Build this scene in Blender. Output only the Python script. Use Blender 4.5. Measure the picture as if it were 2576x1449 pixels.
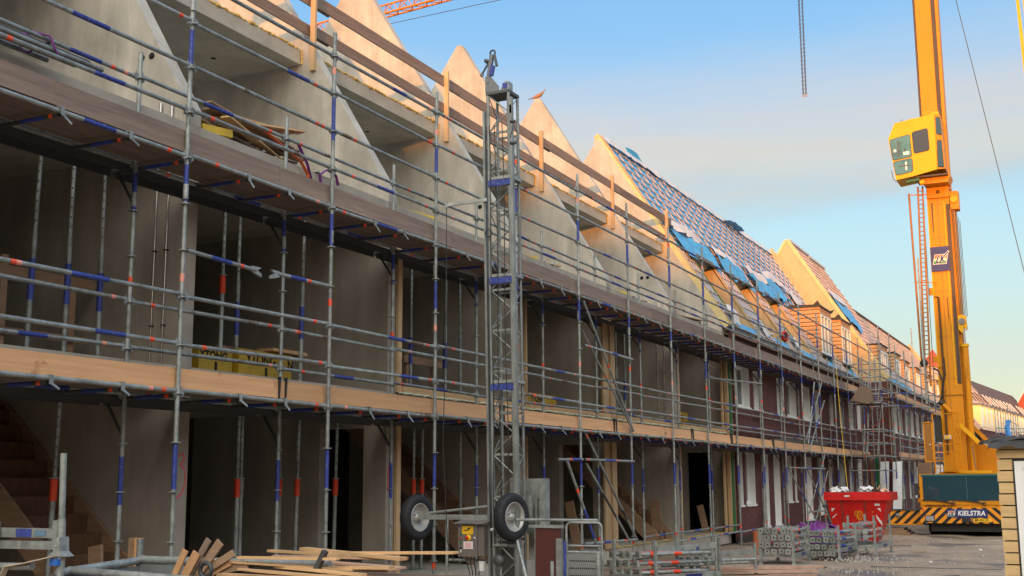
import bpy, math, random
from mathutils import Vector, Matrix
random.seed(7)
R = math.radians
for o in list(bpy.data.objects): bpy.data.objects.remove(o)
S = bpy.context.scene
COL = S.collection
# ------------------------------------------------------------ camera
yaw, pitch, roll = -0.45728, 0.164433, -0.005861
f0 = Vector((math.sin(yaw), math.cos(yaw), 0)); r0 = Vector((math.cos(yaw), -math.sin(yaw), 0)); u0 = Vector((0, 0, 1))
fw = f0*math.cos(pitch)+u0*math.sin(pitch); up = u0*math.cos(pitch)-f0*math.sin(pitch)
rt = r0*math.cos(roll)+up*math.sin(roll); up2 = up*math.cos(roll)-r0*math.sin(roll)
cd = bpy.data.cameras.new("camera"); cam = bpy.data.objects.new("camera", cd); COL.objects.link(cam)
cd.sensor_width = 36; cd.lens = 36*2960.9/2576; cd.clip_end = 3000; cd.clip_start = 0.1
m = Matrix((rt, up2, -fw)).transposed().to_4x4(); m.translation = Vector((0, 0, 1.7)); cam.matrix_world = m
S.camera = cam
# ------------------------------------------------------------ exposure
S.render.engine = 'CYCLES'
S.view_settings.view_transform = 'Standard'; S.view_settings.look = 'None'
S.view_settings.exposure = 0.0; S.view_settings.gamma = 1
# ------------------------------------------------------------ sun : low, behind the camera and a little to its right
SD = Vector((-1.2, 4.51, -0.19)).normalized()
sl = bpy.data.lights.new("sun", 'SUN'); sl.energy = 4.3; sl.angle = R(0.9); sl.color = (1.0, 0.37, 0.07)
so = bpy.data.objects.new("sun", sl); COL.objects.link(so)
so.rotation_euler = SD.to_track_quat('-Z', 'Y').to_euler()
# ------------------------------------------------------------ world
w = bpy.data.worlds.new("World"); S.world = w; w.use_nodes = True
nt = w.node_tree; N = nt.nodes; L = nt.links; N.clear()
def nd(t, **k):
    n = N.new(t)
    for a, b in k.items(): setattr(n, a, b)
    return n
def mth(op, a, b=None, c=None, clamp=False):
    n = nd('ShaderNodeMath', operation=op, use_clamp=clamp)
    for i, v in enumerate((a, b, c)):
        if v is None: continue
        if isinstance(v, (int, float)): n.inputs[i].default_value = v
        else: L.new(v, n.inputs[i])
    return n.outputs[0]
def mixc(fac, a, b, bt='MIX'):
    n = nd('ShaderNodeMix', data_type='RGBA', blend_type=bt)
    for i, v in ((0, fac), (6, a), (7, b)):
        if isinstance(v, (int, float)): n.inputs[i].default_value = v
        elif isinstance(v, tuple): n.inputs[i].default_value = v+(1,)
        else: L.new(v, n.inputs[i])
    return n.outputs[2]
tc = nd('ShaderNodeTexCoord'); sep = nd('ShaderNodeSeparateXYZ'); L.new(tc.outputs['Generated'], sep.inputs[0])
mp = nd('ShaderNodeMapping'); mp.inputs['Scale'].default_value = (1.5, 1.5, 7.0); L.new(tc.outputs['Generated'], mp.inputs[0])
nz = nd('ShaderNodeTexNoise'); nz.inputs['Scale'].default_value = 1.7; nz.inputs['Detail'].default_value = 7; nz.inputs['Roughness'].default_value = .58
L.new(mp.outputs[0], nz.inputs[0])
z = sep.outputs[2]
zn = mth('ADD', z, mth('MULTIPLY', mth('SUBTRACT', nz.outputs[0], .5), .09))
ramp = nd('ShaderNodeValToRGB'); cr = ramp.color_ramp
pts = [(0.0, (.64, .58, .42)), (.05, (.57, .64, .53)), (.12, (.45, .62, .65)), (.2, (.39, .62, .76)), (.30, (.25, .50, .79)), (.42, (.14, .40, .77)), (.7, (.10, .32, .68)), (1, (.08, .25, .58))]
cr.elements[0].position = 0; cr.elements[0].color = pts[0][1]+(1,); cr.elements[1].position = 1; cr.elements[1].color = pts[-1][1]+(1,)
for p, c in pts[1:-1]:
    e = cr.elements.new(p); e.color = c+(1,)
L.new(z, ramp.inputs[0])
def sst(v, a, b):
    n = nd('ShaderNodeMapRange', interpolation_type='SMOOTHSTEP'); L.new(v, n.inputs[0])
    n.inputs[1].default_value = a; n.inputs[2].default_value = b; return n.outputs[0]
band = mth('MULTIPLY', sst(zn, .205, .245), mth('SUBTRACT', 1, sst(zn, .27, .375)))
mp3 = nd('ShaderNodeMapping'); mp3.inputs['Scale'].default_value = (3, 3, 34.0); L.new(tc.outputs['Generated'], mp3.inputs[0]); nz3 = nd('ShaderNodeTexNoise'); nz3.inputs['Scale'].default_value = 1.6; nz3.inputs['Detail'].default_value = 6; nz3.inputs['Roughness'].default_value = .6; L.new(mp3.outputs[0], nz3.inputs[0])
wisp = nd('ShaderNodeMapRange'); L.new(nz3.outputs[0], wisp.inputs[0]); wisp.inputs[1].default_value = .35; wisp.inputs[2].default_value = .62; wisp.inputs[3].default_value = .70; wisp.inputs[4].default_value = .93
band = mth('MULTIPLY', band, wisp.outputs[0])
low = mth('MULTIPLY', mth('MULTIPLY', sst(zn, .055, .085), mth('SUBTRACT', 1, sst(zn, .10, .15))), .3)
ccol = nd('ShaderNodeValToRGB'); ccol.color_ramp.elements[0].position = .21; ccol.color_ramp.elements[0].color = (.36, .42, .47, 1)
ccol.color_ramp.elements[1].position = .30; ccol.color_ramp.elements[1].color = (.56, .525, .54, 1)
e = ccol.color_ramp.elements.new(.255); e.color = (.58, .52, .475, 1)
L.new(zn, ccol.inputs[0])
c1 = mixc(band, ramp.outputs[0], ccol.outputs[0])
c1 = mixc(low, c1, (.46, .52, .55))
# sunset glow on the side of the sky the photograph looks away from
vd = nd('ShaderNodeVectorMath', operation='DOT_PRODUCT'); L.new(tc.outputs['Generated'], vd.inputs[0]); vd.inputs[1].default_value = (.257, -.966, .04)
g = sst(vd.outputs['Value'], -.25, .95)
glow = mixc(1.0, (1.80, 1.68, 1.45), (1, 1, 1), 'MULTIPLY')
hi = nd('ShaderNodeMapRange', interpolation_type='SMOOTHSTEP'); L.new(z, hi.inputs[0]); hi.inputs[1].default_value = .08; hi.inputs[2].default_value = .6; hi.inputs[3].default_value = .22; hi.inputs[4].default_value = 2.05
glow2 = nd('ShaderNodeVectorMath', operation='SCALE'); L.new(glow, glow2.inputs[0]); L.new(hi.outputs[0], glow2.inputs['Scale'])
c2 = mixc(g, c1, glow2.outputs[0])
sky = nd('ShaderNodeTexSky', sky_type='NISHITA'); sky.sun_disc = False; sky.sun_elevation = R(2.3); sky.sun_rotation = R(165)
sk = mixc(1.0, sky.outputs[0], (.10, .10, .10), 'MULTIPLY')
c3 = mixc(1.0, c2, sk, 'ADD')
dn = sst(z, -.06, 0.0)
c4 = mixc(dn, (.12, .11, .10), c3)
bg = nd('ShaderNodeBackground'); L.new(c4, bg.inputs[0]); bg.inputs[1].default_value = 1.0
out = nd('ShaderNodeOutputWorld'); L.new(bg.outputs[0], out.inputs[0])
# ------------------------------------------------------------ material helpers
MATS = {}
def mat(name, col, rough=.7, metal=0, noise=None, bump=0, spec=None, trans=0, second=None, emit=None):
    """noise=(scale xyz, amount, detail) varies the colour; second=(colour, scale xyz, threshold, softness) adds patches"""
    if name in MATS: return MATS[name]
    m = bpy.data.materials.new(name); m.use_nodes = True; t = m.node_tree; n = t.nodes; l = t.links
    b = n['Principled BSDF']; b.inputs['Roughness'].default_value = rough; b.inputs['Metallic'].default_value = metal
    if spec is not None: b.inputs['Specular IOR Level'].default_value = spec
    if trans: b.inputs['Transmission Weight'].default_value = trans
    b.inputs['Base Color'].default_value = col+(1,)
    tcn = n.new('ShaderNodeTexCoord')
    cur = None
    if noise:
        sc, amt, det = noise
        mpn = n.new('ShaderNodeMapping'); mpn.inputs['Scale'].default_value = sc; l.new(tcn.outputs['Object'], mpn.inputs[0])
        oi = n.new('ShaderNodeObjectInfo'); ad = n.new('ShaderNodeVectorMath'); ad.operation = 'ADD'
        cx = n.new('ShaderNodeVectorMath'); cx.operation = 'SCALE'; cx.inputs[0].default_value = (7, 13, 5); l.new(oi.outputs['Random'], cx.inputs['Scale'])
        l.new(mpn.outputs[0], ad.inputs[0]); l.new(cx.outputs[0], ad.inputs[1])
        ns = n.new('ShaderNodeTexNoise'); ns.inputs['Scale'].default_value = 1; ns.inputs['Detail'].default_value = det; ns.inputs['Roughness'].default_value = .62
        l.new(ad.outputs[0], ns.inputs[0])
        rp = n.new('ShaderNodeValToRGB'); rp.color_ramp.elements[0].position = .28; rp.color_ramp.elements[1].position = .72
        rp.color_ramp.elements[0].color = tuple(c*(1-amt) for c in col)+(1,); rp.color_ramp.elements[1].color = tuple(min(1, c*(1+amt)) for c in col)+(1,)
        l.new(ns.outputs[0], rp.inputs[0]); cur = rp.outputs[0]
        if bump:
            bp = n.new('ShaderNodeBump'); bp.inputs['Strength'].default_value = bump; bp.inputs['Distance'].default_value = .02
            l.new(ns.outputs[0], bp.inputs['Height']); l.new(bp.outputs[0], b.inputs['Normal'])
    if second:
        c2, sc2, th, sf = second
        mp2 = n.new('ShaderNodeMapping'); mp2.inputs['Scale'].default_value = sc2; l.new(tcn.outputs['Object'], mp2.inputs[0])
        oi = n.new('ShaderNodeObjectInfo'); ad = n.new('ShaderNodeVectorMath'); ad.operation = 'ADD'
        cx = n.new('ShaderNodeVectorMath'); cx.operation = 'SCALE'; cx.inputs[0].default_value = (17, 3, 9); l.new(oi.outputs['Random'], cx.inputs['Scale'])
        l.new(mp2.outputs[0], ad.inputs[0]); l.new(cx.outputs[0], ad.inputs[1])
        n2 = n.new('ShaderNodeTexNoise'); n2.inputs['Scale'].default_value = 1; n2.inputs['Detail'].default_value = 4; n2.inputs['Roughness'].default_value = .6; l.new(ad.outputs[0], n2.inputs[0])
        mr = n.new('ShaderNodeMapRange'); mr.inputs[1].default_value = th; mr.inputs[2].default_value = th+sf; l.new(n2.outputs[0], mr.inputs[0])
        mx = n.new('ShaderNodeMix'); mx.data_type = 'RGBA'; l.new(mr.outputs[0], mx.inputs[0])
        if cur: l.new(cur, mx.inputs[6])
        else: mx.inputs[6].default_value = col+(1,)
        mx.inputs[7].default_value = c2+(1,); cur = mx.outputs[2]
    if cur:
        if any(k in name for k in ('board', 'timber', 'steel', 'concrete', 'batten', 'plank', 'zinc', 'cabin')):
            o2 = n.new('ShaderNodeObjectInfo'); vr = n.new('ShaderNodeMapRange'); a_ = .05 if 'concrete' in name else .16
            vr.inputs[3].default_value = 1-a_; vr.inputs[4].default_value = 1+a_; l.new(o2.outputs['Random'], vr.inputs[0])
            sc_ = n.new('ShaderNodeVectorMath'); sc_.operation = 'SCALE'; l.new(cur, sc_.inputs[0]); l.new(vr.outputs[0], sc_.inputs['Scale']); cur = sc_.outputs[0]
        l.new(cur, b.inputs['Base Color'])
    MATS[name] = m
    return m
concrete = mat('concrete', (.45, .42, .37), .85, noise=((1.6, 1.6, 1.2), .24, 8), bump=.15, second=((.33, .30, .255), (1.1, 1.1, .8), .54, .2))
def add_detail(m, scale, amt, axis=None):
    "multiply a fine speckle on top"
    t = m.node_tree; n = t.nodes; l = t.links; b = n['Principled BSDF']
    src = b.inputs['Base Color'].links[0].from_socket
    tcn = n.new('ShaderNodeTexCoord'); mpn = n.new('ShaderNodeMapping'); mpn.inputs['Scale'].default_value = scale; l.new(tcn.outputs['Object'], mpn.inputs[0])
    ns = n.new('ShaderNodeTexNoise'); ns.inputs['Scale'].default_value = 1; ns.inputs['Detail'].default_value = 6; ns.inputs['Roughness'].default_value = .7; l.new(mpn.outputs[0], ns.inputs[0])
    mr = n.new('ShaderNodeMapRange'); mr.inputs[1].default_value = .3; mr.inputs[2].default_value = .7; mr.inputs[3].default_value = 1-amt; mr.inputs[4].default_value = 1+amt; l.new(ns.outputs[0], mr.inputs[0])
    mx = n.new('ShaderNodeVectorMath'); mx.operation = 'SCALE'; l.new(src, mx.inputs[0]); l.new(mr.outputs[0], mx.inputs['Scale']); l.new(mx.outputs[0], b.inputs['Base Color'])
add_detail(concrete, (9, 9, 1.2), .09); add_detail(concrete, (3.2, 3.2, .28), .12)
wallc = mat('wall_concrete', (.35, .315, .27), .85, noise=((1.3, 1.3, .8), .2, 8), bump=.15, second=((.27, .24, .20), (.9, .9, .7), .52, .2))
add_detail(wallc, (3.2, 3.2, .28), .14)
slabc = mat('slab_concrete', (.44, .41, .345), .9, noise=((2, 2, 3), .2, 8), bump=.35, second=((.45, .42, .36), (6, 6, 14), .58, .1))
rustst = mat('rusty_steel', (.17, .12, .085), .7, .2, noise=((20, 20, 20), .5, 5), second=((.25, .27, .27), (14, 14, 14), .5, .1))
steel = mat('galvanised_steel', (.29, .315, .31), .5, .35, noise=((7, 7, 7), .42, 6), second=((.40, .42, .40), (24, 24, 24), .60, .06))
steeld = mat('dull_steel', (.085, .09, .092), .55, .4, noise=((6, 6, 6), .3, 4))
blue = mat('blue_paint', (.035, .06, .30), .5, .1, noise=((14, 14, 14), .3, 4), second=((.25, .27, .30), (40, 40, 40), .62, .04))
tape = mat('orange_tape', (.85, .095, .035), .5)
tapep = mat('faded_tape', (.80, .32, .25), .6)
boardb = mat('brown_board', (.215, .155, .122), .8, noise=((20, 1.2, 22), .28, 6), second=((.30, .22, .17), (5, .5, 6), .6, .12))
boardu = mat('deck_board', (.20, .145, .11), .85, noise=((14, 1, 16), .3, 6))
boardn = mat('new_board', (.60, .335, .165), .7, noise=((16, .9, 26), .16, 6), second=((.33, .15, .06), (1.3, 1.6, 2.0), .66, .06))
woodz = mat('pale_timber_upright', (.50, .35, .195), .65, noise=((18, 18, 1.1), .18, 6), second=((.36, .18, .07), (6, 6, 4), .70, .03))
woodx = mat('pale_timber', (.58, .37, .19), .7, noise=((3, 3, 22), .2, 6), second=((.40, .24, .12), (2, 2, 6), .62, .1))
wooda = mat('aged_timber', (.30, .19, .12), .75, noise=((3, 3, 20), .25, 6))
stairw = mat('stair_timber', (.11, .055, .028), .6, noise=((2, 14, 6), .25, 5))
yel = mat('yellow_board', (.75, .52, .06), .6, noise=((3, 3, 3), .12, 3))
foam = mat('yellow_foam', (.62, .43, .13), .8, noise=((12, 12, 12), .3, 4), bump=.6)
foamw = mat('pale_foam', (.70, .72, .52), .8, noise=((12, 12, 12), .25, 4), bump=.6)
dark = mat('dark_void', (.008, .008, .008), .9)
rubber = mat('rubber', (.016, .018, .022), .75, noise=((12, 12, 12), .3, 4))
black = mat('black_membrane', (.022, .023, .026), .55, noise=((5, 5, 5), .4, 4))
white = mat('white_foil', (.74, .76, .76), .5, noise=((2, 2, 3), .06, 3), second=((.40, .43, .45), (26, 26, 60), .66, .02))
whitep = mat('white_paint', (.80, .82, .82), .4, noise=((2, 2, 2), .05, 2))
glass = mat('window_glass', (.05, .07, .08), .08, spec=.8)
platem = mat('end_plate_zinc', (.27, .29, .27), .5, .25, noise=((9, 9, 9), .25, 4))
greenp = mat('green_panel', (.02, .16, .05), .6, noise=((2, 2, 1), .15, 3))
blusheet = mat('blue_membrane', (.075, .34, .62), .45, noise=((3, 3, 3), .22, 4), bump=.4)
wsheet = mat('white_membrane', (.62, .60, .60), .6, noise=((2, 2, 2), .15, 4), bump=.5)
batten = mat('roof_batten', (.68, .46, .32), .75, noise=((4, 1.2, 6), .25, 5))
insul = mat('yellow_insulation', (.62, .50, .24), .8, noise=((3, 3, 3), .15, 4))
cyel = mat('crane_yellow', (.64, .25, .006), .5, spec=.3, noise=((.9, .9, .35), .10, 5), second=((.36, .13, .015), (6, 6, .8), .62, .1))
cyel2 = mat('crane_cab_yellow', (.76, .40, .010), .45, spec=.3, noise=((1.5, 1.5, 1), .07, 4))
greasy = mat('greasy_metal', (.07, .045, .03), .5, .2, noise=((6, 6, 1.2), .4, 5))
cabglass = mat('cab_glass', (.07, .19, .20), .06, spec=.9, noise=((2, 2, 2), .4, 4))
lad = mat('ladder_orange', (.36, .13, .015), .5, noise=((3, 3, 3), .25, 4))
cglass = mat('teal_glass', (.022, .06, .08), .04, spec=.9)
cteal = mat('teal_edge', (.02, .12, .13), .3)
red = mat('skip_red', (.58, .010, .010), .42, noise=((3, 3, 3), .18, 5), second=((.22, .02, .015), (7, 7, 4), .70, .05))
redc = mat('red_collar', (.72, .06, .02), .5)
packy = mat('pack_film', (.44, .28, .02), .35, noise=((3, 3, 5), .3, 5), bump=.3)
steelm = mat('mast_steel', (.23, .25, .25), .5, .4, noise=((8, 8, 3), .4, 5), second=((.28, .3, .3), (22, 22, 9), .62, .06))
signy = mat('sign_yellow', (.85, .52, .02), .5)
signw = mat('sign_white', (.80, .80, .82), .5)
signb = mat('sign_blue', (.018, .03, .15), .4)
orange = mat('lattice_orange', (.62, .21, .0), .5)
orangel = mat('logo_orange', (.80, .16, .03), .5)
logog = mat('logo_green', (.02, .28, .07), .5)
cream = mat('logo_cream', (.85, .75, .42), .5)
plyr = mat('red_brown_plywood', (.085, .022, .018), .5, noise=((3, 3, 3), .2, 4))
boxg = mat('control_box_grey', (.17, .155, .145), .45, noise=((3, 3, 3), .08, 3))
chrome = mat('chrome', (.6, .6, .62), .2, .9)
copperw = mat('clad_timber', (.56, .30, .13), .65, noise=((3, 3, 16), .2, 5))
clady = mat('cabin_timber', (.58, .40, .19), .65, noise=((2.5, 3, 20), .16, 6), second=((.35, .22, .10), (5, 5, 14), .68, .05))
tileb = mat('brown_tiles', (.12, .072, .058), .8, noise=((1, 1, 1), .15, 4))
purple = mat('purple_strap', (.16, .03, .20), .6, noise=((5, 5, 5), .3, 3))
strapo = mat('orange_strap', (.80, .16, .05), .6)
strapc = mat('cream_strap', (.62, .50, .40), .7)
redo = mat('red_reel', (.45, .02, .02), .5)
grey = mat('grey_tray', (.20, .215, .22), .6, .2, noise=((4, 4, 4), .2, 4))
gravel = mat('gravel', (.36, .35, .32), .9, noise=((9, 9, 9), .3, 5))
rubb = mat('rubbish_white', (.72, .73, .74), .6, noise=((6, 6, 6), .1, 3))
feather = mat('feathers', (.30, .17, .10), .8, noise=((20, 20, 20), .25, 3))
gtin = mat('gutter_zinc', (.16, .17, .18), .5, .4, noise=((3, 3, 3), .2, 3))
spray = mat('pink_spray', (.80, .05, .10), .7)
sungold = mat('sun_gold_paint', (.95, .72, .33), .35, noise=((.6, .6, .4), .12, 3))  # low sun's gold put into the colour of dormers and tower wall
def brickmat():
    m = bpy.data.materials.new('brick'); m.use_nodes = True; t = m.node_tree; n = t.nodes; l = t.links; b = n['Principled BSDF']; b.inputs['Roughness'].default_value = .85
    tcn = n.new('ShaderNodeTexCoord'); sp = n.new('ShaderNodeSeparateXYZ'); l.new(tcn.outputs['Object'], sp.inputs[0])
    ad = n.new('ShaderNodeMath'); ad.operation = 'ADD'; l.new(sp.outputs[0], ad.inputs[0]); l.new(sp.outputs[1], ad.inputs[1])
    cb = n.new('ShaderNodeCombineXYZ'); l.new(ad.outputs[0], cb.inputs[0]); l.new(sp.outputs[2], cb.inputs[1])
    br = n.new('ShaderNodeTexBrick'); l.new(cb.outputs[0], br.inputs[0]); br.inputs['Scale'].default_value = 1
    br.inputs['Brick Width'].default_value = .21; br.inputs['Row Height'].default_value = .062; br.inputs['Mortar Size'].default_value = .007
    br.inputs['Color1'].default_value = (.165, .052, .045, 1); br.inputs['Color2'].default_value = (.10, .034, .034, 1); br.inputs['Mortar'].default_value = (.045, .03, .028, 1)
    ns = n.new('ShaderNodeTexNoise'); ns.inputs['Scale'].default_value = .9; ns.inputs['Detail'].default_value = 4; l.new(tcn.outputs['Object'], ns.inputs[0])
    mr = n.new('ShaderNodeMapRange'); mr.inputs[1].default_value = .3; mr.inputs[2].default_value = .7; mr.inputs[3].default_value = .8; mr.inputs[4].default_value = 1.25; l.new(ns.outputs[0], mr.inputs[0])
    mx = n.new('ShaderNodeVectorMath'); mx.operation = 'SCALE'; l.new(br.outputs[0], mx.inputs[0]); l.new(mr.outputs[0], mx.inputs['Scale']); l.new(mx.outputs[0], b.inputs['Base Color'])
    bp = n.new('ShaderNodeBump'); bp.inputs['Strength'].default_value = .5; bp.inputs['Distance'].default_value = .01; bp.invert = True; l.new(br.outputs['Fac'], bp.inputs['Height']); l.new(bp.outputs[0], b.inputs['Normal'])
    return m
brick = brickmat()
def hazardmat(name, chev):
    m = bpy.data.materials.new(name); m.use_nodes = True; t = m.node_tree; n = t.nodes; l = t.links; b = n['Principled BSDF']; b.inputs['Roughness'].default_value = .45
    tcn = n.new('ShaderNodeTexCoord'); sp = n.new('ShaderNodeSeparateXYZ'); l.new(tcn.outputs['Object'], sp.inputs[0])
    def mm(op, a, bb):
        k = n.new('ShaderNodeMath'); k.operation = op
        for i, v in enumerate((a, bb)):
            if v is None: continue
            if isinstance(v, (int, float)): k.inputs[i].default_value = v
            else: l.new(v, k.inputs[i])
        return k.outputs[0]
    x = mm('ABSOLUTE', sp.outputs[0], None) if chev else mm('MULTIPLY', sp.outputs[0], -1)
    v = mm('ADD', mm('MULTIPLY', x, 3.4), mm('MULTIPLY', sp.outputs[2], 3.6 if chev else 3.6))
    fr = mm('FRACT', v, None); gt = mm('GREATER_THAN', fr, .52)
    mx = n.new('ShaderNodeMix'); mx.data_type = 'RGBA'; l.new(gt, mx.inputs[0]); mx.inputs[6].default_value = (.80, .30, .012, 1); mx.inputs[7].default_value = (.012, .012, .014, 1)
    l.new(mx.outputs[2], b.inputs['Base Color']); return m
hazc = hazardmat('hazard_chevron', True); haz = hazardmat('hazard_stripes', False)
def perfmat():
    m = bpy.data.materials.new('perforated_steel'); m.use_nodes = True; t = m.node_tree; n = t.nodes; l = t.links; b = n['Principled BSDF']; b.inputs['Roughness'].default_value = .5; b.inputs['Metallic'].default_value = .4
    tcn = n.new('ShaderNodeTexCoord'); vo = n.new('ShaderNodeTexVoronoi'); vo.inputs['Scale'].default_value = 11; vo.inputs['Randomness'].default_value = 0; l.new(tcn.outputs['Object'], vo.inputs[0])
    gt = n.new('ShaderNodeMath'); gt.operation = 'GREATER_THAN'; gt.inputs[1].default_value = .3; l.new(vo.outputs['Distance'], gt.inputs[0])
    mx = n.new('ShaderNodeMix'); mx.data_type = 'RGBA'; l.new(gt.outputs[0], mx.inputs[0]); mx.inputs[6].default_value = (.62, .64, .64, 1); mx.inputs[7].default_value = (.075, .08, .085, 1)  # pale dots paint the daylight showing through the holes
    l.new(mx.outputs[2], b.inputs['Base Color']); return m
perf = perfmat()
# ------------------------------------------------------------ mesh builder
class MB:
    def __init__(s): s.v = []; s.f = []; s.m = []; s.sm = []; s.mats = []
    def mi(s, m):
        if m not in s.mats: s.mats.append(m)
        return s.mats.index(m)
    def face(s, pts, m, smooth=False):
        i = len(s.v); s.v += [tuple(p) for p in pts]; s.f.append(tuple(range(i, i+len(pts)))); s.m.append(s.mi(m)); s.sm.append(smooth)
    def faces(s, vs, fs, m, smooth=False):
        i = len(s.v); s.v += [tuple(p) for p in vs]; k = s.mi(m)
        for f in fs: s.f.append(tuple(i+j for j in f)); s.m.append(k); s.sm.append(smooth)
        return s
    def box(s, x0, x1, y0, y1, z0, z1, m):
        vs = [(x, y, z) for z in (z0, z1) for y in (y0, y1) for x in (x0, x1)]
        return s.faces(vs, [(0, 2, 3, 1), (4, 5, 7, 6), (0, 1, 5, 4), (2, 6, 7, 3), (0, 4, 6, 2), (1, 3, 7, 5)], m)
    def prism(s, poly, axis, a, b, m):
        "poly: 2D list; axis y -> (x,z), x -> (y,z), z -> (x,y)"
        def P(p, t): return {'y': (p[0], t, p[1]), 'x': (t, p[0], p[1]), 'z': (p[0], p[1], t)}[axis]
        n = len(poly); vs = [P(p, a) for p in poly]+[P(p, b) for p in poly]
        fs = [tuple(range(n)), tuple(range(2*n-1, n-1, -1))]+[(i, i+n, (i+1) % n+n, (i+1) % n) for i in range(n)]
        return s.faces(vs, fs, m)
    def beam(s, p, q, w, h, m, up=(0, 0, 1)):
        p = Vector(p); q = Vector(q); d = (q-p).normalized(); u = Vector(up)
        if abs(d.dot(u)) > .95: u = Vector((1, 0, 0))
        a = d.cross(u).normalized(); c = a.cross(d).normalized()
        vs = [e+a*(i*w/2)+c*(j*h/2) for e in (p, q) for j in (-1, 1) for i in (-1, 1)]
        return s.faces(vs, [(0, 2, 3, 1), (4, 5, 7, 6), (0, 1, 5, 4), (2, 6, 7, 3), (0, 4, 6, 2), (1, 3, 7, 5)], m)
    def tube(s, p, q, r, m, n=8, r2=None, caps=True):
        p = Vector(p); q = Vector(q); d = (q-p).normalized(); u = Vector((0, 0, 1)) if abs(d.z) < .9 else Vector((1, 0, 0))
        a = d.cross(u).normalized(); c = a.cross(d).normalized(); r2 = r if r2 is None else r2
        vs = []
        for e, rr in ((p, r), (q, r2)):
            for i in range(n):
                t = 2*math.pi*i/n; vs.append(e+a*(rr*math.cos(t))+c*(rr*math.sin(t)))
        s.faces(vs, [(i, (i+1) % n, (i+1) % n+n, i+n) for i in range(n)], m, True)
        if caps:
            s.face(vs[:n][::-1], m); s.face(vs[n:], m)
        return s
    def pipe(s, pts, r, m, n=8):
        for a, b in zip(pts[:-1], pts[1:]): s.tube(a, b, r, m, n)
        return s
    def banded(s, p, q, r, base, bands, n=8):
        "tube whose bands [(metres from p, length, material)] are painted or taped"
        p = Vector(p); q = Vector(q); Lg = (q-p).length; d = (q-p)/Lg; t = 0
        for a, ln, mm in sorted(bands, key=lambda k: k[0]):
            a = max(a, t); b = min(a+ln, Lg)
            if b <= a: continue
            if a > t+1e-3: s.tube(p+d*t, p+d*a, r, base, n, caps=False)
            s.tube(p+d*a, p+d*b, r+.0015, mm, n, caps=True); t = b
        if t < Lg-1e-3: s.tube(p+d*t, q, r, base, n, caps=True)
        return s
    def ring(s, c, r, rr, ax, m, n=20, k=6):
        "torus, ax = axis vector"
        c = Vector(c); ax = Vector(ax).normalized(); u = Vector((0, 0, 1)) if abs(ax.z) < .9 else Vector((1, 0, 0)); a = ax.cross(u).normalized(); b = a.cross(ax)
        vs = []
        for i in range(n):
            t = 2*math.pi*i/n; d = a*math.cos(t)+b*math.sin(t)
            for j in range(k):
                q = 2*math.pi*j/k; vs.append(c+d*(r+rr*math.cos(q))+ax*(rr*math.sin(q)))
        return s.faces(vs, [(i*k+j, ((i+1) % n)*k+j, ((i+1) % n)*k+(j+1) % k, i*k+(j+1) % k) for i in range(n) for j in range(k)], m, True)
    def lathe(s, c, ax, prof, m, n=20):
        "prof [(radius, offset along axis)]"
        c = Vector(c); ax = Vector(ax).normalized(); u = Vector((0, 0, 1)) if abs(ax.z) < .9 else Vector((1, 0, 0)); a = ax.cross(u).normalized(); b = a.cross(ax); vs = []
        for r, h in prof:
            for i in range(n):
                t = 2*math.pi*i/n; vs.append(c+(a*math.cos(t)+b*math.sin(t))*r+ax*h)
        return s.faces(vs, [(j*n+i, j*n+(i+1) % n, (j+1)*n+(i+1) % n, (j+1)*n+i) for j in range(len(prof)-1) for i in range(n)], m, True)
    def ribbon(s, pts, w, t, m, nrm=(1, 0, 0)):
        "flat stroke lying in the plane normal to nrm, thickness t"
        nv = Vector(nrm)
        for a, b in zip(pts[:-1], pts[1:]):
            a = Vector(a); b = Vector(b); s.beam(a+nv*t/2, b+nv*t/2, w, t, m, up=nrm)
        return s
    def sheet(s, fn, nu, nv, m, smooth=True):
        vs = [fn(i/nu, j/nv) for i in range(nu+1) for j in range(nv+1)]
        return s.faces(vs, [(i*(nv+1)+j, (i+1)*(nv+1)+j, (i+1)*(nv+1)+j+1, i*(nv+1)+j+1) for i in range(nu) for j in range(nv)], m, smooth)
    def build(s, name, parent=None, origin=None, label=None, cat=None, group=None, kind=None, wm=None):
        me = bpy.data.meshes.new(name)
        if origin is None: origin = world_loc(parent) if parent else (0, 0, 0)
        ox, oy, oz = origin
        me.from_pydata([(x-ox, y-oy, z-oz) for x, y, z in s.v], [], s.f)
        for mm in s.mats: me.materials.append(mm)
        me.polygons.foreach_set('material_index', s.m); me.polygons.foreach_set('use_smooth', s.sm); me.update()
        o = bpy.data.objects.new(name, me); COL.objects.link(o)
        if parent: o.parent = parent; pl = world_loc(parent); o.location = (ox-pl[0], oy-pl[1], oz-pl[2])
        else: o.location = origin
        o['_w'] = (float(ox), float(oy), float(oz))
        tag(o, label, cat, group, kind)
        return o
def world_loc(o): return tuple(o['_w'])
def tag(o, label=None, cat=None, group=None, kind=None):
    for k, v in (('label', label), ('category', cat), ('group', group), ('kind', kind)):
        if v: o[k] = v
    return o
def thing(name, loc, label, cat, group=None):
    o = bpy.data.objects.new(name, None); COL.objects.link(o); o.location = loc; o['_w'] = tuple(float(v) for v in loc); o.empty_display_size = .1
    return tag(o, label, cat, group)
def copy_thing(o, loc, label=None, rotz=None):
    c = o.copy(); COL.objects.link(c); c.location = loc
    if rotz is not None: c.rotation_euler.z = rotz
    if label: c['label'] = label
    for ch in list(o.children):
        d = ch.copy(); COL.objects.link(d); d.parent = c
        for g2 in list(ch.children):
            e2 = g2.copy(); COL.objects.link(e2); e2.parent = d
    return c
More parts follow.
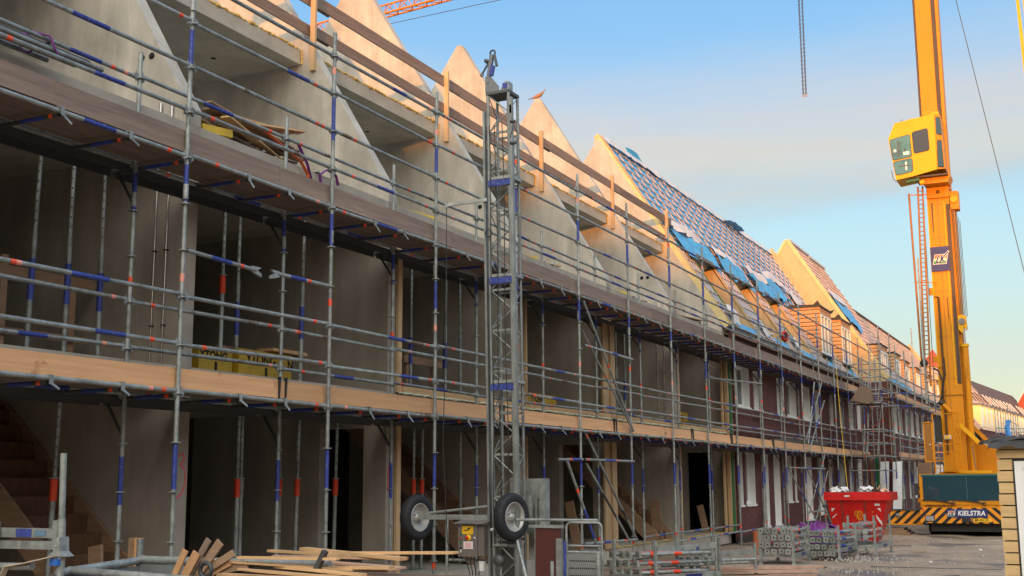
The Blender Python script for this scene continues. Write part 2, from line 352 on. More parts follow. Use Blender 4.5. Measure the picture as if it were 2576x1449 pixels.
def text(name, body, mtl, parent, loc, size, rx, rz, thick=.003, shear=0, bold=0, sx=1, align='LEFT'):
    cu = bpy.data.curves.new(name, 'FONT'); cu.body = body; cu.size = size; cu.extrude = thick; cu.shear = shear; cu.offset = bold; cu.align_x = align
    t = bpy.data.objects.new(name, cu); COL.objects.link(t)
    dg = bpy.context.evaluated_depsgraph_get(); me = bpy.data.meshes.new_from_object(t.evaluated_get(dg)); bpy.data.objects.remove(t)
    me.materials.clear(); me.materials.append(mtl)
    o = bpy.data.objects.new(name, me); COL.objects.link(o)
    pl = world_loc(parent) if parent else (0, 0, 0)
    o.parent = parent; o.location = (loc[0]-pl[0], loc[1]-pl[1], loc[2]-pl[2]); o.rotation_euler = (rx, 0, rz); o.scale = (sx, 1, 1)
    o['_w'] = tuple(float(v) for v in loc)
    return o
def rnd(a, b): return random.uniform(a, b)
# ============================================================ SETTING
def dirtmat():
    m = bpy.data.materials.new('dirt'); m.use_nodes = True; t = m.node_tree; n = t.nodes; l = t.links; b = n['Principled BSDF']; b.inputs['Roughness'].default_value = .93
    tcn = n.new('ShaderNodeTexCoord')
    def noi(sc, det, ro):
        k = n.new('ShaderNodeTexNoise'); k.inputs['Scale'].default_value = sc; k.inputs['Detail'].default_value = det; k.inputs['Roughness'].default_value = ro; l.new(tcn.outputs['Object'], k.inputs[0]); return k.outputs[0]
    a = noi(.55, 8, .6); c = noi(4.5, 8, .75); d = noi(26, 5, .7)
    r1 = n.new('ShaderNodeValToRGB'); r1.color_ramp.elements[0].position = .3; r1.color_ramp.elements[1].position = .7
    r1.color_ramp.elements[0].color = (.27, .195, .135, 1); r1.color_ramp.elements[1].color = (.43, .33, .24, 1); l.new(a, r1.inputs[0])
    mr = n.new('ShaderNodeMapRange'); mr.inputs[1].default_value = .3; mr.inputs[2].default_value = .7; mr.inputs[3].default_value = .68; mr.inputs[4].default_value = 1.3; l.new(c, mr.inputs[0])
    mx = n.new('ShaderNodeVectorMath'); mx.operation = 'SCALE'; l.new(r1.outputs[0], mx.inputs[0]); l.new(mr.outputs[0], mx.inputs['Scale'])
    mr2 = n.new('ShaderNodeMapRange'); mr2.inputs[1].default_value = .63; mr2.inputs[2].default_value = .72; l.new(d, mr2.inputs[0])
    m2 = n.new('ShaderNodeMix'); m2.data_type = 'RGBA'; l.new(mr2.outputs[0], m2.inputs[0]); l.new(mx.outputs[0], m2.inputs[6]); m2.inputs[7].default_value = (.40, .36, .31, 1)
    wet = n.new('ShaderNodeMapRange'); wn = noi(.35, 3, .5); wet.inputs[1].default_value = .56; wet.inputs[2].default_value = .64; l.new(wn, wet.inputs[0])
    m3 = n.new('ShaderNodeMix'); m3.data_type = 'RGBA'; l.new(wet.outputs[0], m3.inputs[0]); l.new(m2.outputs[2], m3.inputs[6]); m3.inputs[7].default_value = (.15, .115, .085, 1); l.new(m3.outputs[2], b.inputs['Base Color'])
    rr = n.new('ShaderNodeMapRange'); rr.inputs[3].default_value = .93; rr.inputs[4].default_value = .42; l.new(wet.outputs[0], rr.inputs[0]); l.new(rr.outputs[0], b.inputs['Roughness'])
    ad = n.new('ShaderNodeMath'); ad.operation = 'ADD'; l.new(c, ad.inputs[0]); l.new(d, ad.inputs[1])
    bp = n.new('ShaderNodeBump'); bp.inputs['Strength'].default_value = .7; bp.inputs['Distance'].default_value = .04; l.new(ad.outputs[0], bp.inputs['Height']); l.new(bp.outputs[0], b.inputs['Normal'])
    return m
dirt = dirtmat()
from mathutils import noise as mn
g_ = MB()
xs = [-700, -300, -120, -60, -30]+[-18+.25*i for i in range(97)]+[12, 30, 80, 250, 700]
ys = [-300, -100, -40, -10]+[0+.6*i for i in range(110)]+[75, 100, 150, 300, 900]
vs = []
for y in ys:
    for x in xs:
        inn = -9.2 < x < 6 and 3 < y < 64
        zz = (mn.noise(Vector((x*.5, y*.5, 0)))*.05+mn.noise(Vector((x*1.7, y*1.7, 3)))*.03-.035*math.exp(-((x+3.7+.15*math.sin(y*.4))/.16)**2)-.03*math.exp(-((x+5.3+.15*math.sin(y*.4))/.16)**2)) if inn else -.02
        vs.append((x, y, zz-.01))
nx = len(xs)
g_.faces(vs, [(j*nx+i, j*nx+i+1, (j+1)*nx+i+1, (j+1)*nx+i) for j in range(len(ys)-1) for i in range(nx-1)], dirt, True)
g_.build('ground', kind='structure')

W = lambda n: 10.74+4.51*n
XF = -9.5
# ------------------------------------------------------------ concrete house shells
RX, RZ = -13.24, 12.27
def gx(z): return XF-(z-6.15)/(RZ-6.15)*(XF-RX)
labels = ["raw concrete house shell at the left edge, with a red 3 on its wall end",
 "concrete house shell holding the two big yellow block packs",
 "concrete house shell directly behind the wheels of the tall hoist mast",
 "concrete house shell just right of the hoist mast, gable without a bird",
 "concrete house shell whose bare gable tip carries the bird",
 "last open concrete shell, its gable already edged with yellow insulation"]
HOLES = [(-10.29, 6.95), (-10.13, 6.95)]
shells = []
shade_pl = mat('interior_shade_paint', (.03, .026, .022), .9, noise=((1, 1, 1), .2, 4))  # near-black paint for the shade deep inside the houses
for i in range(6):
    ya = W(i-1); yb = W(i)
    t = thing('house_shell', (XF, ya, 0), labels[i], 'house shell', 'unroofed concrete houses in the row')
    shells.append(t)
    walls = [(yb, i)] + ([(ya, -1)] if i == 0 else [])
    for yw, k in walls:
        b = MB()
        if k % 2 == 1:
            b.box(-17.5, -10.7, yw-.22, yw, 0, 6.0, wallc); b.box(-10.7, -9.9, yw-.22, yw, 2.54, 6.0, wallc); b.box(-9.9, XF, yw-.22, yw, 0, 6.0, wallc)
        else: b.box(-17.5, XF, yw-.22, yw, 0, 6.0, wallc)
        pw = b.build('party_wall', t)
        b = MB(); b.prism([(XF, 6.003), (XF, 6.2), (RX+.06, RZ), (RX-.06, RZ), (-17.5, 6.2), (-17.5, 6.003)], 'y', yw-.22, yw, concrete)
        gb = b.build('gable', t)
        for q, (hx, hz) in enumerate(HOLES if k % 2 == 0 else []):
            b = MB(); b.lathe((hx, yw-.222, hz), (0, -1, 0), [(.001, 0), (.045, 0), (.045, .004), (.001, .004)], dark, 12); b.build('wall_hole', gb)
    y0 = ya; y1 = yb-.22
    MB().box(-17.5, XF, y0, y1, 0, .31, slabc).build('ground_slab', t)
    MB().box(-17.5, XF-.004, y0, y1, 2.78, 3.07, slabc).build('floor_slab', t)
    MB().box(-17.5, XF-.004, y0, y1, 5.68, 5.998, slabc).build('attic_slab', t)
    u = MB().box(-15.2, -11.23, y0, y1, 8.49, 8.745, slabc).build('upper_slab', t)
    b = MB(); yy = y0
    while yy < y1-.05:
        st = rnd(.05, .12); r_ = rnd(.012, .028)
        b.tube((-11.23+rnd(-.02, .015), yy, 8.745+rnd(-.01, .012)), (-11.23+rnd(-.02, .015), min(yy+st, y1), 8.745+rnd(-.01, .012)), r_, foam, 6); yy += st*.92
    for q in range(5): b.tube((-11.21, y1-.01+rnd(-.01, .01), 8.49+.05*q), (-11.21, y1-.01+rnd(-.01, .01), 8.49+.05*(q+1)), rnd(.01, .02), foam, 6)
    b.build('foam_seam', u)
    MB().box(-17.5, -17.3, y0, y1, .31, 5.68, dark).build('rear_wall', t)  # near-black stands for the shade at the back of the bay
    MB().box(-13.3, -13.2, y0, y1-.0, .312, 2.778, shade_pl).build('painted_shade_panel', t)
    MB().box(-13.6, -13.5, y0, y1-.0, 3.072, 5.678, shade_pl).build('painted_shade_panel', t)  # added panels, painted dark for the unlit depth of each storey
    for hx_, hy_ in ((-12.1, y0+1.5), (-12.9, y0+2.9), (-12.3, y0+3.4)): b = MB(); b.lathe((hx_, hy_, 8.488), (0, 0, -1), [(.001, .001), (.045, .001), (.045, 0)], dark, 12); b.build('ceiling_hole', u)
    # stair along the even walls
    if i % 2 == 0:
        b = MB(); ya_, yb_ = yb-1.25, yb-.28
        n_ = 13; rise = (3.07-.31)/n_; run = .235
        for q in range(n_):
            x1 = -9.8-run*q; z1 = .31+rise*(q+1)
            b.box(x1-run-.02, x1, ya_, yb_, z1-.03, z1, stairw); b.box(x1-.02, x1, ya_, yb_, z1-rise, z1-.03, stairw)
        b.build('stair_steps', t)
        b = MB()
        for ys_ in (ya_-.04, yb_):
            b.prism([(-9.66, .31), (-9.66, .5), (-9.8-run*n_, .31+rise*n_+.19), (-9.8-run*n_, .31+rise*n_-.1), (-9.95, .31)], 'y', ys_, ys_+.04, wooda)
        b.build('stringer', t)
    # timber lining at the openings
    if i >= 2:
        b = MB()
        for z0_, z1_ in ((.312, 2.7), (3.075, 5.65)):
            b.box(XF+.003, XF+.05, ya+.01, ya+.12 if i < 3 else ya+.08, z0_, z1_, woodz)
            if i in (3, 4, 5) and True: pass
        b.build('timber_stud', t)
    if i in (3, 5):
        b = MB()
        for z0_, z1_ in ((.312, 2.7), (3.075, 5.65)):
            b.box(XF+.003, XF+.05, yb-.62, yb-.24, z0_, z1_, woodz); b.box(XF+.06, XF+.1, yb-.3, yb-.1, z0_, z1_, woodz)
        b.build('timber_stud', t)
    if i >= 2:
        MB().box(XF+.003, XF+.09, y0+.12, y1, 3.075, 3.17, woodx).build('timber_sill', t)
        b = MB(); yy = y0
        while yy < y1:
            st = rnd(.08, .16); b.tube((XF+.09, yy, 3.06+rnd(-.01, .01)), (XF+.09, yy+st, 3.06+rnd(-.01, .01)), rnd(.014, .026), foamw, 6); yy += st*.9
        b.build('foam_seam', t)
    if i >= 4:
        b = MB(); yy = y0
        while yy < y1:
            st = rnd(.1, .2); b.tube((XF+.01, yy, .32+rnd(-.01, .01)), (XF+.01, yy+st, .32+rnd(-.01, .01)), rnd(.01, .02), foam, 6); yy += st*.9
        b.build('foam_seam', t)
    if i in (0, 4):
        for cx_ in (-9.92, -9.74):
            b = MB(); b.tube((cx_, yb-.25, 3.07), (cx_, yb-.25, 5.68), .012, chrome, 6); b.tube((cx_, yb-.25, 5.998), (cx_, yb-.25, 6.3), .018, chrome, 6)
            for zz in (3.55, 4.45): b.box(cx_-.02, cx_+.02, yb-.27, yb-.22, zz, zz+.015, black)
            b.build('conduit', t)
# written marks on the wall ends
c3pts = [(0, -.02, .50), (0, .07, .545), (0, .10, .47), (0, .03, .41), (0, .12, .33), (0, .13, .18), (0, .07, .06), (0, -.02, .0)]
b = MB(); b.ribbon([(XF+.001, W(0)-.15+y_*.9, 1.55+z_*.95) for x_, y_, z_ in c3pts], .014, .003, spray); b.build('painted_number', shells[0])
b = MB(); b.ribbon([(XF+.001, W(1)-.15, 1.95), (XF+.001, W(1)-.16, 1.6), (XF+.001, W(1)-.1, 1.6)], .02, .003, spray); b.build('painted_number', shells[1])
b = MB(); b.ribbon([(XF+.052, W(3)-.35, 1.5), (XF+.052, W(3)-.36, 1.75)], .015, .003, spray); b.build('painted_mark', shells[3])

# ------------------------------------------------------------ roof helper
def roofpt(E, D, Nn, s, n, y): return (E[0]+D[0]*s+Nn[0]*n, y, E[1]+D[1]*s+Nn[1]*n)
def roofplane(ex, ez, rx, rz):
    dx, dz = rx-ex, rz-ez; Lg = math.hypot(dx, dz); D = (dx/Lg, dz/Lg); return (ex, ez), D, (D[1], -D[0]), Lg
def slatside(b, y, xr_of, x1, z0, z1, m, bm, pitch=.165, th=.02, side=-1):
    "horizontal boards on a dormer cheek lying in the plane y"
    zz = z0
    while zz < z1-.03:
        zt = min(zz+pitch-.03, z1); xa = xr_of((zz+zt)/2)
        if x1-xa > .05: b.box(xa, x1, y+side*th if side < 0 else y, y if side < 0 else y+th, zz, zt, m)
        zz += pitch
def dormer(t, ya, yb, x1, z0, z1, E, D, mcl, far=False, cloth=black):
    xr = lambda z: E[0]+(z-E[1])*D[0]/D[1]
    dd = MB()
    xa = xr(z1)
    dd.prism([(x1, max(z0, E[1]+(x1-E[0])*D[1]/D[0])), (x1, z1), (xa, z1)], 'y', ya+.005, yb-.005, black)
    d = dd.build('dormer', t, origin=(x1, ya, z0))
    b = MB(); slatside(b, ya, xr, x1+.02, z0, z1, mcl, black)
    b.build('side_cladding', d)
    b = MB(); b.box(x1+.002, x1+.03, ya, ya+.13, z0, z1-.26, mcl); b.box(x1+.002, x1+.03, yb-.10, yb, z0, z1-.26, mcl)
    b.box(x1+.002, x1+.035, ya, yb, z1-.25, z1-.13, mcl); b.box(x1+.002, x1+.035, ya, yb, z1-.115, z1, mcl); b.build('front_cladding', d)
    b = MB(); wy0, wy1, wz0, wz1 = ya+.14, yb-.11, z0+.05, z1-.27
    n_ = 3; st = (wy1-wy0)/n_
    for q in range(n_+1): b.box(x1+.003, x1+.06, wy0+q*st-.035, wy0+q*st+.035, wz0, wz1, whitep)
    b.box(x1+.004, x1+.055, wy0, wy1, wz1-.07, wz1, whitep); b.box(x1+.004, x1+.07, wy0, wy1, wz0, wz0+.08, whitep)
    if not far: b.box(x1+.004, x1+.05, wy0, wy1, wz1-.45, wz1-.40, whitep)
    b.build('window', d); g2 = MB().box(x1+.002, x1+.012, wy0, wy1, wz0, wz1, glass); g2.build('pane', d)
    b = MB(); b.box(xa-.1, x1+.10, ya-.06, yb+.06, z1+.002, z1+.06, cloth)
    if not far:
        b.face([(x1+.1, ya-.06, z1+.06), (x1-.25, ya-.08, z1+.05), (x1-.02, ya-.1, z1+.26)], cloth); b.face([(x1+.1, yb+.06, z1+.05), (x1+.1, yb-.4, z1+.06), (x1+.16, yb+.25, z1+.2)], cloth)
        b.prism([(x1-1.3, z1+.03), (x1-1.2, z1+.14), (x1-.05, z1+.10), (x1, z1+.0)], 'y', ya-.07, ya-.05, cloth)
    b.build('roof_membrane', d)
    return d
def wall_cells(b, x0, x1, y0, y1, z0, z1, holes, m):
    cuts = sorted(set([y0, y1]+[v for h in holes for v in (max(y0, h[0]), min(y1, h[1])) if y0 <= v <= y1]))
    for a, c in zip(cuts[:-1], cuts[1:]):
        if c-a < 1e-4: continue
        hs = sorted([h for h in holes if h[0] < (a+c)/2 < h[1]], key=lambda h: h[2]); zc = z0
        for h in hs:
            if h[2] > zc: b.box(x0, x1, a, c, zc, h[2], m)
            zc = h[3]
        if zc < z1: b.box(x0, x1, a, c, zc, z1, m)
def window(t, xf, h, door=False, simple=False, mf=None):
    mf = mf or white
    y0, y1, z0, z1 = h; dp = .22
    b = MB()
    b.box(xf-dp, xf-.004, y1-.022, y1-.002, z0, z1, mf); b.box(xf-dp, xf-.004, y0+.002, y0+.022, z0, z1, mf)
    b.box(xf-dp, xf-.004, y0+.022, y1-.022, z1-.02, z1, mf); b.box(xf-dp, xf+.04, y0+.0, y1-.0, z0-.03, z0+.03, whitep)
    o = b.build('door' if door else 'window', t)
    b = MB(); fx = xf-dp; a, c = y0+.022, y1-.022
    b.box(fx-.05, fx+.02, a, a+.075, z0+.03, z1-.02, whitep); b.box(fx-.05, fx+.02, c-.075, c, z0+.03, z1-.02, whitep)
    b.box(fx-.045, fx+.015, a, c, z1-.1, z1-.021, whitep); b.box(fx-.045, fx+.015, a, c, z0+.03, z0+.12, whitep)
    if c-a > 1.0 and not door: b.box(fx-.045, fx+.025, (a+c)/2-.045, (a+c)/2+.045, z0+.12, z1-.1, whitep)
    b.build('frame', o)
    if door:
        MB().box(fx-.04, fx-.01, a+.075, c-.075, z0+.12, z1-.1, white).build('door_leaf', o)
        MB().box(xf-dp-.05, xf+.06, y0-.03, y1+.03, z0-.2, z0-.031, black).build('threshold', o)
    else: MB().box(fx-.03, fx-.015, a+.075, c-.075, z0+.1, z1-.1, glass).build('pane', o)
# ------------------------------------------------------------ brick houses with unfinished roofs
E1, D1, N1, L1 = roofplane(-9.3, 6.18, -13.27, 12.45)
BX = -9.28
upw = [(33.62, 35.05), (35.5, 36.5), (38.45, 39.35), (39.8, 41.22), (42.2, 43.45), (44.1, 44.9), (46.85, 47.65), (48.9, 49.8), (50.9, 51.9), (52.8, 53.7)]
low = [(33.42, 33.95, 1.02, 0), (34.25, 35.32, 1.02, 0), (36.1, 36.95, .33, 1), (37.6, 38.45, .33, 1), (39.2, 40.1, 1.03, 0), (40.45, 40.78, 1.03, 0), (41.97, 43.2, .36, 1), (44.4, 45.4, .5, 0), (46.15, 47.0, .36, 1), (48.35, 49.4, .36, 1), (50.4, 51.2, .36, 1), (52.3, 53.3, 1.03, 0)]
ub = [33.31, 37.2, 41.55, 45.7, 50.05, 54.58]
opens = [(34.45, 36.7), (38.85, 41.0), (43.1, 45.2), None, None]
dorm = [None, None, None, (47.4, 49.6), (51.7, 53.85)]
blab = ["first brick house right of the bare concrete shells, next to the green strip", "second brick house, wood sided hole in its blue roof and no dormer",
 "third brick house, the last roof hole before the two timber dormers", "brick house carrying the larger front timber dormer with black roofing",
 "brick house with the timber dormer touching the tall orange gable"]
def battens_mesh(b, E, D, Nn, s0, s1, y0, y1, ps=.40, py=.85, hh=.020):
    y = y0+.12
    while y < y1:
        a = Vector(roofpt(E, D, Nn, s0, .004+hh/2, y)); c = Vector(roofpt(E, D, Nn, s1, .004+hh/2, y)); b.beam(a, c, .05, hh, batten, up=(Nn[0], 0, Nn[1])); y += py
    s = s0+.08
    while s < s1:
        b.beam(roofpt(E, D, Nn, s, .004+hh*1.5, y0), roofpt(E, D, Nn, s, .004+hh*1.5, y1), .04, hh, batten, up=(Nn[0], 0, Nn[1])); s += ps
for j in range(5):
    y0, y1 = ub[j], ub[j+1]
    t = thing('brick_house', (BX, y0, 0), blab[j], 'house', 'brick houses with unfinished roofs')
    hs = [(a, c, 3.87, 5.12) for a, c in upw if y0 < a < y1]+[(a, c, z, 2.64) for a, c, z, d in low if y0 < a < y1]
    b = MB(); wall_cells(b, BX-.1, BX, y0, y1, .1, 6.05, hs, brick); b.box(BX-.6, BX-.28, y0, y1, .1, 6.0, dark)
    if j == 0: b.box(BX-.1, BX-.001, y0-.002, y0, .1, 6.0, brick)
    b.build('brick_wall', t)
    MB().box(-17, BX-.62, y1-.2, y1-.02, 0, 6.0, shade_pl).build('party_wall', t); MB().box(-17.2, -17, y0, y1, 0, 6.0, shade_pl).build('rear_wall', t); MB().box(-17, BX-.62, y0, y1-.2, 2.78, 3.07, slabc).build('floor_slab', t); MB().box(-17, BX-.62, y0, y1-.2, 0, .3, slabc).build('floor_slab', t)  # party and rear walls wear the painted interior shade
    MB().box(BX-.1, BX+.012, y0+.004, y1-.004, -.02, .18, black).build('plinth', t)
    for a, c in upw:
        if y0 < a < y1: window(t, BX, (a, c, 3.87, 5.12))
    for a, c, z, d in low:
        if y0 < a < y1: window(t, BX, (a, c, z, 2.64), door=bool(d))
    # roof membrane with holes
    P = lambda s, n, y: roofpt(E1, D1, N1, s, n, y)
    def slab(b, s0, s1, ya, yb, m, n0=-.10, n1=0):
        b.faces([P(s0, n0, ya), P(s1, n0, ya), P(s1, n0, yb), P(s0, n0, yb), P(s0, n1, ya), P(s1, n1, ya), P(s1, n1, yb), P(s0, n1, yb)], [(0, 1, 2, 3), (7, 6, 5, 4), (0, 4, 5, 1), (1, 5, 6, 2), (2, 6, 7, 3), (3, 7, 4, 0)], m)
    hol = opens[j]; so_, st_ = .35, 2.9
    bm, bb = MB(), MB()
    slab(bm, st_, L1, y0, y1, blusheet); battens_mesh(bb, E1, D1, N1, st_, L1-.05, y0, y1)
    if hol or dorm[j]:
        a, c = hol or dorm[j]
        for p, q in ((y0, a), (c, y1)):
            slab(bm, 0, st_, p, q, blusheet); battens_mesh(bb, E1, D1, N1, .05, st_, p+.02, q-.02, py=.36)
        slab(bm, 0, so_, a, c, blusheet)
    ro = bm.build('roof', t); bb.build('battens', ro)
    b = MB()
    if not hol: slab(b, 0, L1, y0+.002, y1-.002, insul, -.28, -.104)
    if hol:
        slab(b, .0, so_, y0+.002, y1-.002, insul, -.28, -.104); slab(b, st_, L1, y0+.002, y1-.002, insul, -.28, -.104)
        a, c = hol
        slab(b, so_, st_, y0+.002, a, insul, -.28, -.104); slab(b, so_, st_, c, y1-.002, insul, -.28, -.104)
    b.build('insulation', ro)
    if hol:
        a, c = hol
        b = MB()
        zl, zt = P(so_, 0, 0), P(st_, 0, 0)
        b.prism([(zl[0]+.02, zl[2]-.02), (zt[0]+.02, zt[2]+.03), (zt[0]-1.6, zt[2]+.03), (zl[0]-1.6, zl[2]-.02)], 'y', c-.045, c-.003, woodz); b.prism([(zl[0]+.07, zl[2]+.03), (zt[0]+.07, zt[2]+.06), (zt[0]+.0, zt[2]+.0), (zl[0], zl[2]-.02)], 'y', c-.045, c-.003, woodz); b.build('opening_cheek', ro); b = MB()
        b.prism([(zl[0]+.02, zl[2]-.02), (zt[0]+.02, zt[2]+.03), (zt[0]-1.6, zt[2]+.03), (zl[0]-1.6, zl[2]-.02)], 'y', a-.05, a, woodz)
        b.build('opening_cheek', ro)
        b = MB(); b.beam(P(so_, .03, a+.02), P(st_-.3, .03, a+.02), .05, .03, greenp, up=(N1[0], 0, N1[1])); b.build('green_strip', ro)
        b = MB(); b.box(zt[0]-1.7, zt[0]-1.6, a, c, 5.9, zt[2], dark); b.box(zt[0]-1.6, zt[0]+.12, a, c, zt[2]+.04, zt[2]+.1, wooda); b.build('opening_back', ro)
    # hanging membrane flaps
    def flap(name, ya, yb, s0, s1, m, amp=.09, base=.12, rag=.25, nu=14):
        sd = rnd(0, 50)
        def fn(u, v):
            y = ya+(yb-ya)*u; s = s0+(s1-s0)*v
            if v == 0: s += rag*mn.noise(Vector((y*1.3, sd, 0)))
            n = base+amp*mn.noise(Vector((y*1.6+sd, s*1.9, 1.3)))*2
            return P(s, max(n, .09), y)
        b = MB(); b.sheet(fn, nu, 6, m); b.build(name, ro)
    if j < 3:
        a, c = hol
        flap('membrane_flap', max(y0, a-.6), min(y1, c+.9), 2.7, 3.75, blusheet)
        flap('membrane_flap', a-.2 if j else y0+.2, min(y1, c+1.3), 3.75, 4.25, wsheet, amp=.08)
        b = MB()
        b.beam(P(2.8, .12, a-.1), P(2.8, .12, c+.1), .18, .05, black, up=(N1[0], 0, N1[1]))
        b.build('flashing', ro)
        flap('membrane_flap', y0+.3, y0+1.1, .1, .7, wsheet, amp=.12)
    else:
        flap('membrane_flap', y0, y0+2.2, 3.1, 4.3, blusheet if j == 3 else wsheet)
        if j == 3: flap('membrane_flap', y0+.5, y1, 4.2, 4.7, wsheet)
    flap('ridge_membrane', y0, y1, L1-.28, L1+.02, wsheet, amp=.06, base=.07, rag=.2)
    # gutter
    b = MB(); b.prism([(-9.32, 6.02), (-9.2, 6.02), (-9.17, 6.16), (-9.19, 6.16), (-9.22, 6.04), (-9.32, 6.04)], 'y', y0, y1, gtin)
    b.box(-9.34, -9.14, y0, y1, 5.9, 6.0, boardb); b.build('gutter', t)
    if dorm[j]:
        dormer(t, dorm[j][0], dorm[j][1], -9.6, 6.72, 8.62, E1, D1, copperw)
    if j == 0:
        # cut edge of the roof over the last concrete gable
        b = MB(); b.beam(P(0, -.06, y0-.12), P(L1+.02, -.06, y0-.12), .22, .17, insul, up=(N1[0], 0, N1[1])); b.build('cut_edge', ro)
        b = MB(); b.beam(P(0, .05, y0-.02), P(L1+.0, .05, y0-.02), .03, .03, woodz, up=(N1[0], 0, N1[1])); b.build('edge_batten', ro)
        b = MB(); b.box(BX-.14, BX-.06, y0-.5, y0-.34, .32, 5.65, woodz); b.box(BX-.1, BX-.03, y0-.33, y0-.16, .32, 5.65, greenp); b.box(BX-.1, BX-.05, y0-.15, y0-.10, .32, 5.65, insul); b.box(BX-.09, BX-.04, y0-.1, y0-.02, .32, 5.65, wooda); b.build('edge_strip', t)
        def fn(u, v):
            y = 35.7+3.0*u; q = P(L1-.12, .08, y); h = (.30+.12*u) if u < .4 else .35*(1-u)/.6
            return (q[0]-.02-.12*v+.05*math.sin(u*8)*v, y-.15*v, q[2]-.05+(h+.05)*v)
        b = MB(); b.sheet(fn, 10, 4, mat('blue_sheet_bright', (.03, .30, .50), .5, noise=((3, 3, 3), .2, 4))); b.build('loose_membrane', ro)
        for zz in (11.0, 11.45): b = MB(); b.box(-14.3+(zz-11.2)*.55, -13.95+(zz-11.2)*.55, y0-.2, y0-.05, zz, zz+.1, woodz); b.build('batten_end', ro)
    if j == 3:
        def fn2(u, v):
            y = y0+.6+2.4*u; q = P(L1-.3, .1, y); return (q[0]-.1+.3*v, y, q[2]+.05+.09*math.sin(math.pi*u)*v+.07*mn.noise(Vector((y*3, v*2, 0))))
        b = MB(); b.sheet(fn2, 10, 3, blusheet); b.build('loose_membrane', ro)

# ------------------------------------------------------------ further houses along the street
render2 = mat('gable_board', (.50, .36, .19), .8, noise=((2, 2, 2), .12, 5))
tilep = mat('pink_roof_layer', (.66, .43, .30), .7, noise=((2, 2, 3), .2, 4))
redtile = mat('red_tiles', (.42, .07, .035), .75, noise=((4, 4, 4), .2, 4))
def street_house(y0, y1, xf, rx, rz, dr, label, style, holes_up, holes_lo, base=None, gcat='street houses beyond the stair tower', dz=(6.8, 7.95), dx=-.5, far=True):
    ez = 6.2; E, D, Nn, Lg = roofplane(xf+.02, ez, rx, rz)
    t = thing('terraced_house', (xf, y0, 0), label, 'house', gcat)
    b = MB(); hs = [(a, c, 3.87, 5.1) for a, c in holes_up]+[(a, c, .9, 2.64) for a, c in holes_lo]
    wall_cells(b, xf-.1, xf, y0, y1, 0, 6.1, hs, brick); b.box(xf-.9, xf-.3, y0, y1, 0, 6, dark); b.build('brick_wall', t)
    for h in hs: window(t, xf, h)
    P = lambda s, n, y: roofpt(E, D, Nn, s, n, y)
    b = MB(); back = (2*rx-E[0])
    b.prism([(E[0], ez-.05), (rx, rz), (back, ez-.05)], 'y', y0+.002, y1-.002, {'battens': blusheet, 'pink': tilep, 'tiles': tileb}[style])
    ro = b.build('roof', t)
    if style != 'tiles':
        b = MB(); battens_mesh(b, E, D, Nn, .2, Lg, y0, y1, ps=.34 if style == 'battens' else .5, py=.45 if style == 'battens' else 30); b.build('battens', ro)
    b = MB(); b.box(rx-.12, rx+.12, y0, y1, rz-.03, rz+.07, tileb if style != 'battens' else wsheet); b.build('ridge_cap', ro)
    for a, c in dr:
        dormer(t, a, c, xf+dx, dz[0], dz[1], E, D, copperw if style != 'gold' else sungold, far=far)
    b = MB(); b.box(xf-.02, xf+.12, y0, y1, 6.02, 6.14, gtin); b.build('gutter', t)
    return t, E, D, Nn, Lg
# taller house whose gable rises above the first roof
t2, E2, D2, N2, L2 = street_house(54.8, 58.95, -8.2, -12.4, 12.95, [(56.15, 58.2)], "tall house with the big orange gable and blue membrane under its battens", 'battens', [(55.6, 56.9), (57.6, 58.5)], [(55.5, 56.3), (57.1, 58.0)])
b = MB(); b.prism([(-8.2, 0), (-8.2, 6.25), (-12.4, 12.97), (-16.6, 6.25), (-16.6, 0)], 'y', 54.6, 54.8, render2); b.build('gable_wall', t2)
MB().box(-9.28, -8.195, 54.585, 54.6, 0, 6.1, brick).build('brick_return', t2)
b = MB(); b.beam(roofpt(E2, D2, N2, 0, .02, 54.68), roofpt(E2, D2, N2, L2, .02, 54.68), .2, .16, insul, up=(N2[0], 0, N2[1])); b.beam((-16.5, 54.68, 6.4), (-12.45, 54.68, 12.95), .2, .12, insul); b.build('gable_insulation', t2)
b = MB(); b.beam(roofpt(E1, D1, N1, 3.2, .1, 54.55), roofpt(E1, D1, N1, L1+.05, .1, 54.55), .12, .28, woodz, up=(N1[0], 0, N1[1])); b.build('valley_board', t2)
def fl2(u, v):
    y = 55.0+3.6*u; s = 3.0+1.5*v+.25*math.sin(u*9); return roofpt(E2, D2, N2, s, .13+.06*mn.noise(Vector((y*2, s*2, 0))), y)
MB().sheet(fl2, 12, 5, blusheet).build('membrane_flap', t2)
def fl3(u, v):
    y = 55.0+3.6*u; s = 4.5+.6*v; return roofpt(E2, D2, N2, s, .16+.06*mn.noise(Vector((y*2, s*2, 5))), y)
MB().sheet(fl3, 12, 3, wsheet).build('membrane_flap', t2)
street_house(58.95, 62.9, -8.2, -12.4, 12.9, [(60.3, 62.3)], "battened house beside the tall gable one, with the second small dormer", 'battens', [(59.4, 60.3), (61.3, 62.4)], [(59.6, 60.5), (61.4, 62.3)])
yy = 62.9; k_ = 0
flabs = ["pink roofed house just past the end of the battened roofs", "second pink roofed house of the far row, partly behind scaffold", "third pink roofed house of the far row", "fourth pink roofed house of the far row, left of the crane ladder", "fifth pink roofed house of the far row, near the crane ladder", "sixth pink roofed house of the far row", "last pink roofed house, ending in a small orange gable tip"]
